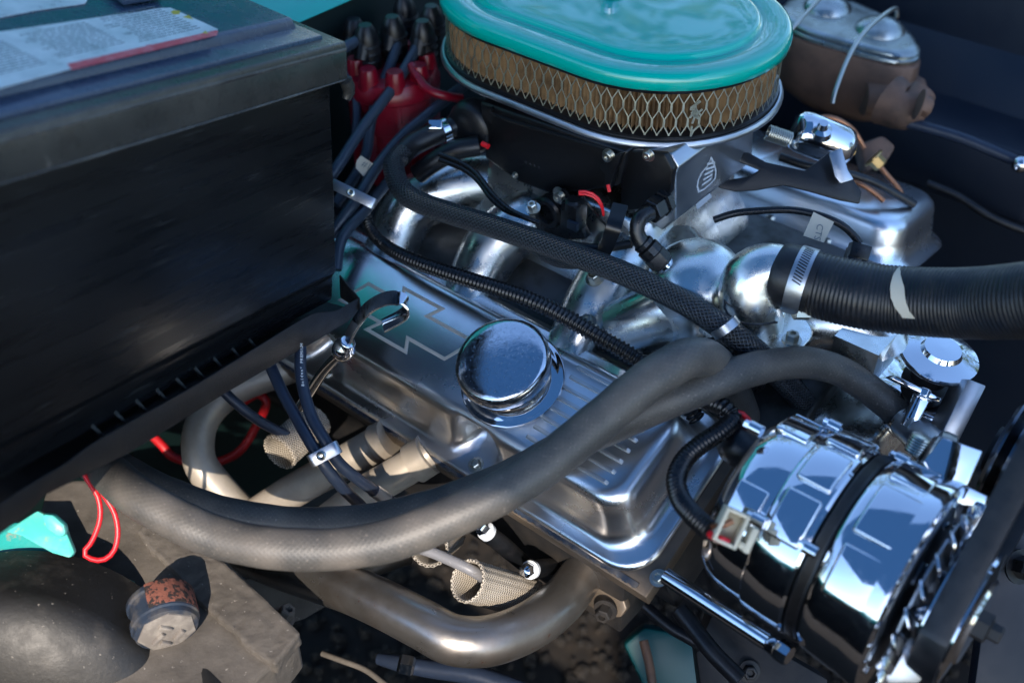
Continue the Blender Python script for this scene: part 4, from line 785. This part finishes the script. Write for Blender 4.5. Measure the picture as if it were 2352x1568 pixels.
# ================================================================ FAR VALVE COVER
O2 = E(28, -398, -8); t2 = math.radians(9); N2 = -math.sin(t2) * Ld + math.cos(t2) * Z; W2 = math.cos(t2) * Ld + math.sin(t2) * Z
def rr2(a0, a1, w, r, n): return rrect(O2, Fd, W2, N2, a0, a1, -w, w, r, n, 8)
fv = Thing('valve_cover', 'far polished valve cover partly behind the radiator hose', 'valve cover', O2)
fv.p('cover_body', MB().grid([rr2(-250, 130, 48, 20, 0), rr2(-253, 135, 51, 24, -1.5), rr2(-256, 139, 54, 26, -5), rr2(-258, 141, 56, 28, -10), rr2(-261, 143, 58, 30, -22), rr2(-266, 147, 60, 32, -38), rr2(-272, 154, 66, 36, -42), rr2(-275, 157, 70, 38, -45)][::-1]), M['alu'], smooth=60)
fv.p('cross_pad', MB().grid([rrect(O2, Fd, W2, N2, -60, -20, -30, 30, 8, n, 4) for n in (-1, 1.2)]), M['alu'], bevel=.8)
for k in range(4): fv.p('rail_bolt', MB().bolt(O2 + Fd * (-100 + k * 60) + W2 * 62 - N2 * 40, N2, 4, 8), M['screwz'])
# coil, spring, bracket
ccn = V(1888, 320, 1010); cax = nz(V(1960, 350, 1020) - V(1830, 300, 1010))
co = Thing('ignition_coil', 'chrome rounded canister right of the air cleaner', 'coil', ccn)
co.p('canister', MB().lathe(ccn, cax, [(3, -30), (12, -29), (17, -25), (19, -18), (19, 18), (17, 25), (12, 29), (3, 30)], 40), M['chrome'], smooth=70)
co.p('post', MB().lathe(ccn - FW * 16 + U * 2 - X * 6, nz(U * .6 - FW), [(10, 0), (9, 6), (5, 8), (4, 14)], 24), M['chrome'], smooth=40)
sp_ = []; s0 = V(1762, 304, 985); s1 = V(1815, 322, 985); sa, sb = perp(s1 - s0)
for k in range(12 * 11 + 1): t = k / (12 * 11); sp_.append(s0 + (s1 - s0) * t + 6.5 * (math.cos(k * 2 * math.pi / 12) * sa + math.sin(k * 2 * math.pi / 12) * sb))
spm = MB(); rgs = []
for k, p in enumerate(sp_):
    tg = nz(sp_[min(k + 1, len(sp_) - 1)] - sp_[max(k - 1, 0)]); a, b = perp(tg); a = nz((s1 - s0) - tg * ((s1 - s0) @ tg)); b = np.cross(tg, a); rgs.append([p + .85 * (math.cos(q) * a + math.sin(q) * b) for q in np.linspace(0, 2 * math.pi, 6, endpoint=False)])
spm.grid(rgs); single('return_spring', 'coiled throttle return spring beside the air cleaner base', 'spring', spm, M['screwz'], smooth=60)
quad('cable_bracket', 'flat black throttle cable bracket in front of the coil', [(1680, 350), (1720, 350), (1760, 372), (1850, 392), (1905, 350), (1925, 360), (1980, 440), (1975, 468), (1930, 460), (1860, 440), (1800, 425), (1740, 437), (1690, 440), (1650, 430), (1660, 415), (1720, 405), (1745, 390), (1700, 372)], 965, FW * 4, M['tbi'])
quad('bracket_tab', 'bent light grey tab on the throttle cable bracket', [(1905, 352), (1934, 338), (1948, 390), (1962, 412), (1930, 422), (1918, 405)], 955, FW * 3, M['satin'])
# ================================================================ MASTER CYLINDER
mcz = 60; mt = Thing('brake_reservoir', 'rusty iron brake reservoir with wire-clamped galvanised lid', 'brake reservoir', H(2000, 150, -40))
out = [(1790, 22), (1800, 45), (1850, 75), (1960, 108), (2060, 132), (2110, 126), (2108, 98), (2060, 55), (1990, 20), (1900, -12), (1830, -12)]
LPt = [H(x, y, mcz) for x, y in out]; LPt = list(crom(LPt + LPt[:1], 5)[:-1]); lc = np.mean(LPt, axis=0)
mt.p('lid', MB().grid([[lc + (p - lc) * s_ + Z * z for p in LPt] for s_, z in ((.97, -9), (1, -8), (1, -5), (.97, -3.5), (.98, -2), (.99, 0), (.95, 3), (.86, 4), (.8, 3.5), (.6, 4))]), M['mclid'], smooth=50)
mx_ = nz(H(2050, 95, mcz) - H(1850, 20, mcz))
for (x, y, l) in ((1900, 22, 0), (2020, 72, 0)): mt.p('lid_dome', MB().lathe(H(x, y, mcz + 2), Z, [(27, 0), (25, 5), (19, 10), (10, 13), (2, 14)], 32), M['mclid'], smooth=70)
mt.p('casting', MB().grid([[lc + (p - lc) * s_ + Z * z for p in LPt] for s_, z in ((.97, -9), (1.03, -12), (1.04, -40), (.98, -60), (.85, -78), (.6, -90))]).lathe(H(2115, 225, 10), nz(X), [(18, -60), (22, -40), (24, -8), (20, 0), (8, 2)], 30), M['mc'], smooth=60, noise=1, nscale=.02)
mt.p('bore', MB().tube([V(2040, 230, 1130), V(2085, 250, 1120), V(2120, 210, 1120)], [26, 20, 14], 28).bolt(V(2110, 240, 1090), nz(X - U * .3), 10, 12), M['mc'], smooth=60)
mt.p('wire_bail', MB().tube([V(1912, 238, 1075), V(1920, 205, 1075), V(1950, 130, 1085), V(1985, 75, 1095), (V(2030, 35, 1120)), V(2058, 20, 1150), V(2060, 40, 1160)], 2.2, 12), M['screwz'], smooth=70)
mt.p('wire_bail', MB().tube([V(1800, 90, 1120), V(1830, 55, 1120), V(1862, 20, 1140), V(1890, -10, 1160)], 2.2, 12), M['screwz'], smooth=70)
wire('steering_shaft', 'dark rod with a bright ball end leading right from the brake reservoir', [(2060, 275, 1120), (2140, 297, 1110), (2220, 322, 1100), (2352, 378, 1085), (2400, 400, 1080)], 5.5, 'wireblue', cat='rod')
single('ball_end', 'bright ball end on the dark rod at the right edge', 'ball joint', MB().lathe(V(2345, 378, 1070), X, [(1, -8), (5, -7), (8, -3), (8, 3), (5, 7), (1, 8)], 24), M['chrome'], smooth=70)
for l, pts in (('copper brake line arching behind the chrome canister', [(1862, 282, 1090), (1890, 270, 1090), (1925, 276, 1090), (1960, 300, 1095), (1985, 340, 1100)]), ('copper brake line dropping from the brass nut', [(2010, 370, 1080), (2040, 405, 1080), (2068, 440, 1080), (2074, 475, 1080), (2060, 500, 1085)]), ('copper brake line running over the far valve cover', [(1940, 410, 1050), (1980, 425, 1045), (2010, 445, 1045), (2030, 462, 1045)])):
    wire('brake_line', l, pts, 2.6, 'copper', cat='pipe', group='copper brake lines')
single('brass_nut', 'brass union nut on the copper brake line', 'nut', MB().bolt(V(2005, 362, 1078), nz(X - U), 7, 12), M['brass'])
quad('proportioning_valve', 'rusty fitting block below the brake reservoir', [(1975, 330), (2030, 310), (2060, 335), (2040, 370), (1990, 395)], 1100, FW * 25, M['mc'], cat='valve', bev=4)
# dark shapes at the far right
single('brake_hose_tube', 'dark blue tube rising diagonally in the top right corner', 'tube', MB().tube([V(2190, 330, 1300), V(2270, 220, 1320), (V(2350, 110, 1340)), V(2420, 20, 1360)], 9, 24), M['fender'], smooth=70)
single('fender_rib', 'long raised bead pressed along the dark inner wing', 'car panel', MB().tube([V(2180, 150, 1330), V(2240, 240, 1310), V(2352, 330, 1290), (V(2420, 370, 1280))], 12, 20), M['fender'], smooth=80)
single('olive_bar', 'dull olive metal bar crossing the dark top right corner', 'hinge', MB().strap([V(2230, 300, 1290), V(2290, 225, 1290), V(2352, 150, 1290), V(2420, 70, 1290)], nz(X + U * .5), 5, 2), M['olive'], bevel=.6)
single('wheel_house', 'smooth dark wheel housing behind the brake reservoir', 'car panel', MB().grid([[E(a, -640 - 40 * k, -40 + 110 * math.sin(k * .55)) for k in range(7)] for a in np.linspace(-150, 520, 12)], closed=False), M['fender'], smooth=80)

# ================================================================ EXHAUST
ex = Thing('exhaust_header', 'weathered steel exhaust pipe bolted to the front of the cylinder head', 'exhaust pipe', V(1110, 1450, 870))
ex.p('front_pipe', MB().tube([V(*p) for p in ((1345, 1310, 935), (1325, 1335, 925), (1285, 1385, 905), (1215, 1437, 882), (1125, 1470, 862), (1041, 1468, 858), (969, 1432, 868), (879, 1386, 890), (800, 1352, 915), (717, 1325, 945), (640, 1300, 980), (560, 1270, 1010))], [17.5, 18, 18.6, 19, 19.2, 19.2, 19, 19, 19, 19, 19, 19], 44, 3), M['exh'], smooth=80)
ex.p('flange', MB().slab([V(*p) for p in ((1268, 1275, 950), (1290, 1262, 945), (1335, 1268, 935), (1390, 1310, 920), (1425, 1360, 912), (1440, 1398, 910), (1425, 1418, 912), (1395, 1418, 918), (1350, 1390, 930), (1300, 1340, 945))], nz(-Ld - Z * .3) * 7), M['head'], bevel=1.5)
ex.p('flange_bolt', MB().bolt(V(1392, 1398, 912), nz(Ld + Z * .2 + Fd * .3), 6.5, 11), M['dark'])
HG = 'header pipes beside the block'
def hp(label, pts, r, m='beige', ring=None):
    t = Thing('header_pipe', label, 'exhaust pipe', V(*pts[0]), HG); t.p('pipe', MB().tube([V(*p) for p in pts], r, 32, 4), M[m], smooth=80)
    if ring: t.p('weld_collar', MB().tube([V(*ring[0]), V(*ring[1])], ring[2], 32), M[m], smooth=60)
    return t
hp('beige header pipe bending down left of the wires', [(700, 830, 1040), (640, 852, 1030), (560, 882, 1022), (500, 920, 1015), (462, 975, 1010), (455, 1040, 1005), (472, 1085, 1005), (520, 1140, 1010), (570, 1190, 1020)], [15, 15, 15, 15, 14.5, 14.5, 15, 15, 15])
hp('beige header pipe passing behind the wire clip', [(880, 1010, 960), (820, 1045, 965), (740, 1090, 975), (660, 1135, 990), (560, 1200, 1010)], 15, ring=((895, 1005, 955), (868, 1018, 960), 17))
hp('short beige header stub with a round collar behind the big hose', [(985, 1040, 935), (955, 1062, 935), (900, 1095, 940), (840, 1130, 950), (760, 1190, 970)], 14.5, ring=((985, 1042, 932), (950, 1065, 936), 17.5))
hp('grey header elbow lowest behind the front hose', [(930, 1255, 985), (870, 1275, 975), (800, 1300, 975), (720, 1300, 985), (640, 1270, 1000)], 16, 'exh')
# woven sleeves
SG = 'woven plug boot sleeves'
def sleeve(label, a, b, r0, r1, m='sleeve'):
    pa, pb = V(*a), V(*b); ax = nz(pb - pa); Lh = np.linalg.norm(pb - pa); p, q = perp(ax); t = Thing('heat_sleeve', label, 'sleeve', pa, SG)
    seg = 64; mb = MB(); R = [(r0 - 2.2, Lh * .5), (r0 - 2.2, 3), (r0 - 1.6, .6), (r0 - .4, -.4), (r0 + .7, .8), (r0 + .6, 3)] + [(r0 + (r1 - r0) * k / 8, 5 + (Lh - 5) * k / 8) for k in range(9)]
    rings = [[pa + ax * h + (r + (.45 * math.cos(j * 2 * math.pi * 16 / 64) if r > r0 - .5 else 0)) * (math.cos(2 * math.pi * j / seg) * p + math.sin(2 * math.pi * j / seg) * q) for j in range(seg)] for r, h in R]
    mb.grid(rings, cap0=False, cap1=False, uvs=[h / 1000 for r, h in R]); t.p('sleeve', mb, M[m], smooth=80); return t
sleeve('open cream woven sleeve receiving the grey wire above the exhaust pipe', (1072, 1332, 878), (1215, 1372, 935), 16.5, 17)
sleeve('woven sleeve end peeping out under the front heater hose', (985, 1258, 900), (1030, 1225, 965), 15, 15)
sleeve('frayed tan woven sleeve beside the paired blue wires', (640, 1040, 950), (725, 965, 985), 16, 16)
# red hoop behind header
single('red_loop', 'blurred red cable hoop behind the beige header pipe', 'wire', MB().tube([V(250, 900, 1100), V(310, 960, 1090), V(370, 1020, 1080), V(400, 1050, 1080), V(470, 1065, 1080), V(545, 1040, 1075), V(590, 975, 1070), V(612, 925, 1060), V(590, 905, 1060), V(555, 925, 1065)], 4.2, 16), M['redcap2'], smooth=80)
# plugs/bolts under the hose
def bsen(label, a, b):
    pa, pb = V(*a), V(*b); ax = nz(pa - pb); t = Thing('spark_plug', label, 'spark plug', pb, 'spark plugs below the head')
    Lh = np.linalg.norm(pa - pb); t.p('terminal', MB().lathe(pa - ax * 9, ax, [(4, -4), (6.2, 0), (6.2, 6), (5, 9), (2, 10)], 6), M['chrome'])
    t.p('ring', MB().lathe(pa - ax * 14, ax, [(6, -2), (7.6, 0), (7.6, 4), (6, 5)], 24), M['white']); t.p('boot', MB().tube([pb, (pa + pb) / 2, pa - ax * 14], [7, 7.5, 6.5], 20), M['rubber_d'], smooth=60)
bsen('plug with white-ringed chrome end just under the big hose', (1100, 1205, 905), (1200, 1290, 950))
bsen('plug with bright tip beside the exhaust flange', (1205, 1310, 900), (1270, 1300, 950))
# ---- lower left: rail, dome, cap, loop
rail = Thing('frame_rail', 'mud-crusted grey chassis rail running under the heater hoses', 'chassis rail', H(450, 1350, -140))
rl = [H(*p, -125) for p in ((110, 1100), (200, 1100), (360, 1170), (520, 1285), (684, 1450), (626, 1526), (540, 1600), (400, 1760), (150, 1600), (60, 1300))]
rail.p('lower_plate', MB().slab(rl, -Z * 45), M['mud'], sub=5, noise=.6, nscale=.02, smooth=80, bevel=3)
sm_ = [H(*p, -119) for p in ((315, 1218), (345, 1262), (380, 1290), (425, 1335), (450, 1372), (492, 1412), (533, 1443), (560, 1478), (612, 1515), (632, 1524), (690, 1452), (600, 1365), (515, 1290), (420, 1235), (340, 1190))]
rail.p('seam_flange', MB().slab(sm_, -Z * 14), M['mud'], sub=4, noise=.9, nscale=.01, smooth=80, bevel=2)
single('rail_bolt', 'muddy bolt standing proud at the edge of the chassis rail', 'bolt', MB().bolt(V(650, 1418, 895), nz(X * .5 + U * .7 - FW * .5), 6.5, 12), M['mud'], noise=.6, nscale=.006, sub=1)
quad('cross_member', 'dusty crossmember half hidden behind the hoses', [(560, 1330), (700, 1300), (830, 1345), (700, 1420), (640, 1440)], 985, FW * 14, M['mud'], cat='chassis part')
dm = V(5, 1755, 812); dpts = []
ux = nz(X); uy = nz(U * .9 - FW * .35); uz = nz(np.cross(ux, uy)); uz = uz if uz @ FW < 0 else -uz
mb = MB(); rgs = []
for k in range(22):
    t = math.pi / 2 * k / 21; rad = 122 * math.cos(t) ** .8 if t < 1.56 else .5; rgs.append([dm + uz * 40 * math.sin(t) - uz * 40 + max(rad, .5) * (math.cos(a) * ux + math.sin(a) * uy) for a in np.linspace(0, 2 * math.pi, 72, endpoint=False)])
rgs = [[p - uz * 50 for p in rgs[0]]] + rgs
single('brake_booster', 'large dusty black dome filling the lower left corner', 'brake booster', MB().grid(rgs), M['dustblack'], smooth=70)
st = V(372, 1400, 830); sax = nz(X * .38 - U * .62 - FW * .62); sa_ = nz(U + X * .5 - sax * ((U + X * .5) @ sax))
sc = Thing('steering_coupling', 'rust-patched plastic cap on the dusty steering shaft', 'coupling', st)
sc.p('body', MB().lathe(st, sax, [(18, -14), (23, -10), (24.3, -8), (24.3, -5), (22.8, -4), (22.8, 8), (24.5, 9), (24.5, 13), (23, 14), (22.6, 18), (21, 19)], 48), M['blueband'], smooth=35)
sc.p('rust_patch', MB().arc(st, sax, sa_, 22, 24.9, -62, 62, -9.5, 12, 20), M['rust'], bevel=.8, sub=1, noise=.5, nscale=.006)
sc.p('end_face', MB().lathe(st + sax * 17, sax, [(21.4, 0), (21, 3), (18, 4), (4, 4)], 7), M['cappl'], smooth=25)
e1q = sa_; e2q = np.cross(sax, sa_)
for (u_, v_, a_, b_, h_) in ((-6, 4, 6, 1.4, 1.6), (-9, -4, 1.6, 4, 2), (2, -8, 5, 1.5, 2), (6, 6, 1.5, 5, 1.6)):
    sc.p('moulded_rib', MB().box(st + sax * 22 + e1q * u_ + e2q * v_, (e1q, e2q, sax), (a_, b_, h_)), M['cappl'], bevel=.5)
sc.p('shaft', MB().tube([V(405, 1440, 866), V(438, 1500, 846), V(490, 1590, 815), V(520, 1660, 795)], [14, 14.5, 15, 15], 36), M['dustblack'], smooth=70)
single('red_wire_loop', 'bright red wire loop hanging below the battery tray', 'wire', MB().tube([V(x, y, 800) for x, y in ((192, 1085), (205, 1108), (226, 1143), (230, 1190), (212, 1241), (192, 1268), (208, 1282), (237, 1285), (262, 1264), (271, 1222), (263, 1177), (240, 1138), (222, 1112))], 1.9, 16), M['redwire'], smooth=80)
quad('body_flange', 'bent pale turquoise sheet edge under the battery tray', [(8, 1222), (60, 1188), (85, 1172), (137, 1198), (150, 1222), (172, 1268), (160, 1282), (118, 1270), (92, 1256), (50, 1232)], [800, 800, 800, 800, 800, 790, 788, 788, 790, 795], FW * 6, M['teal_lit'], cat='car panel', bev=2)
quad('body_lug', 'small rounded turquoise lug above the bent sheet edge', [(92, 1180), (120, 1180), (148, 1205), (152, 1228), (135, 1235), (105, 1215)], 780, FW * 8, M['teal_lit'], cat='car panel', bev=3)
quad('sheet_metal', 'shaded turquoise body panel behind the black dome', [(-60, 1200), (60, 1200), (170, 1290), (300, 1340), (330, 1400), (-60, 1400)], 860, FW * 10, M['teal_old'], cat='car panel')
# ---- bottom edge
single('lower_cable', 'blue-black cable with chrome hex along the bottom edge', 'cable', MB().tube([V(*p) for p in ((870, 1512, 960), (925, 1524, 950), (1000, 1537, 940), (1080, 1548, 930), (1170, 1575, 920), (1250, 1610, 910))], [5, 7, 7.5, 8, 8, 8], 20), M['wireblue'], smooth=70)
single('hex_union', 'chrome hex union on the cable at the bottom edge', 'fitting', MB().lathe(V(920, 1524, 940), nz(X * .95 - U * .2), [(7, -2), (9, 0), (9, 10), (7, 12)], 6), M['chrome'])
wire('fuel_pipe', 'thin tan pipe curving off the bottom edge', [(740, 1500, 970), (790, 1518, 960), (840, 1538, 950), (890, 1575, 940)], 2.4, 'mud', cat='pipe')
quad('front_crossmember', 'turquoise crossmember glimpsed under the alternator', [(1432, 1480), (1480, 1440), (1560, 1455), (1600, 1425), (1640, 1500), (1610, 1640), (1500, 1640), (1470, 1560)], 1020, FW * 20, M['teal_dk'], cat='chassis part', bev=4)
single('brake_pipe_low', 'red-brown pipe in front of the turquoise crossmember', 'pipe', MB().tube([V(1478, 1470, 985), V(1492, 1530, 980), V(1505, 1620, 975)], 4, 18), M['mc'])
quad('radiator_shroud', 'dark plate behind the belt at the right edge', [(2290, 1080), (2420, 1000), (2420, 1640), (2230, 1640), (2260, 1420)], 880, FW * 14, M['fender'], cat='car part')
single('shroud_bolt', 'black round bolt on the dark plate at the right edge', 'bolt', MB().bolt(V(2340, 1300, 865), nz(-FW + X * .3), 9, 14), M['plastic'])
# scattered gravel on the ground seen through gaps
gv = MB(); 
for k in range(900):
    x, y = random.uniform(600, 2350), random.uniform(1150, 1568); c_ = H(x, y, -622); r = random.uniform(3, 11)
    gv.lathe(c_, nz(rng.normal(size=3)), [(r * .4, -r * .7), (r, 0), (r * .5, r * .6)], 5)
struct('gravel', gv, M['soil'], kind='stuff', smooth=20)

# ---- small clutter seen in the dark gaps
for l, pts, r_ in (('thin black hose under the injection unit', [(1180, 520, 925), (1235, 535, 915), (1300, 560, 905), (1380, 570, 900), (1450, 560, 905)], 3.5),
                   
                   ('slack black cable behind the chrome canister', [(1790, 360, 1040), (1850, 380, 1040), (1930, 395, 1045), (2010, 420, 1050), (2100, 470, 1060)], 4),
                   ('black ribbed cable low beside the alternator', [(1560, 1400, 880), (1600, 1450, 870), (1640, 1500, 860), (1700, 1560, 850)], 7),
                   ('dark cable beneath the support rod', [(1480, 1390, 930), (1540, 1440, 920), (1620, 1490, 910), (1700, 1580, 900)], 5),
                   ('thin dark cable over the dark far panel', [(2130, 420, 1200), (2200, 450, 1190), (2280, 500, 1180), (2380, 540, 1170)], 4)):
    wire('black_cable', l, pts, r_, 'rubber_d', cat='cable')
single('pump_mount', 'dark cast mount in the shadow under the alternator', 'bracket', MB().slab([V(1640, 1400, 900), V(1760, 1480, 890), V(1900, 1560, 880), (V(1900, 1660, 870)), V(1620, 1660, 900), V(1600, 1500, 910)], FW * 25).bolt(V(1720, 1540, 888), nz(-FW), 6, 8), M['dark'], bevel=3)
single('manifold_gasket_bolt', 'small bright bolt on the intake beside the sensor', 'bolt', MB().bolt(V(1225, 480, 905), nz(Z + Ld * .4), 4, 7), M['screwz'])
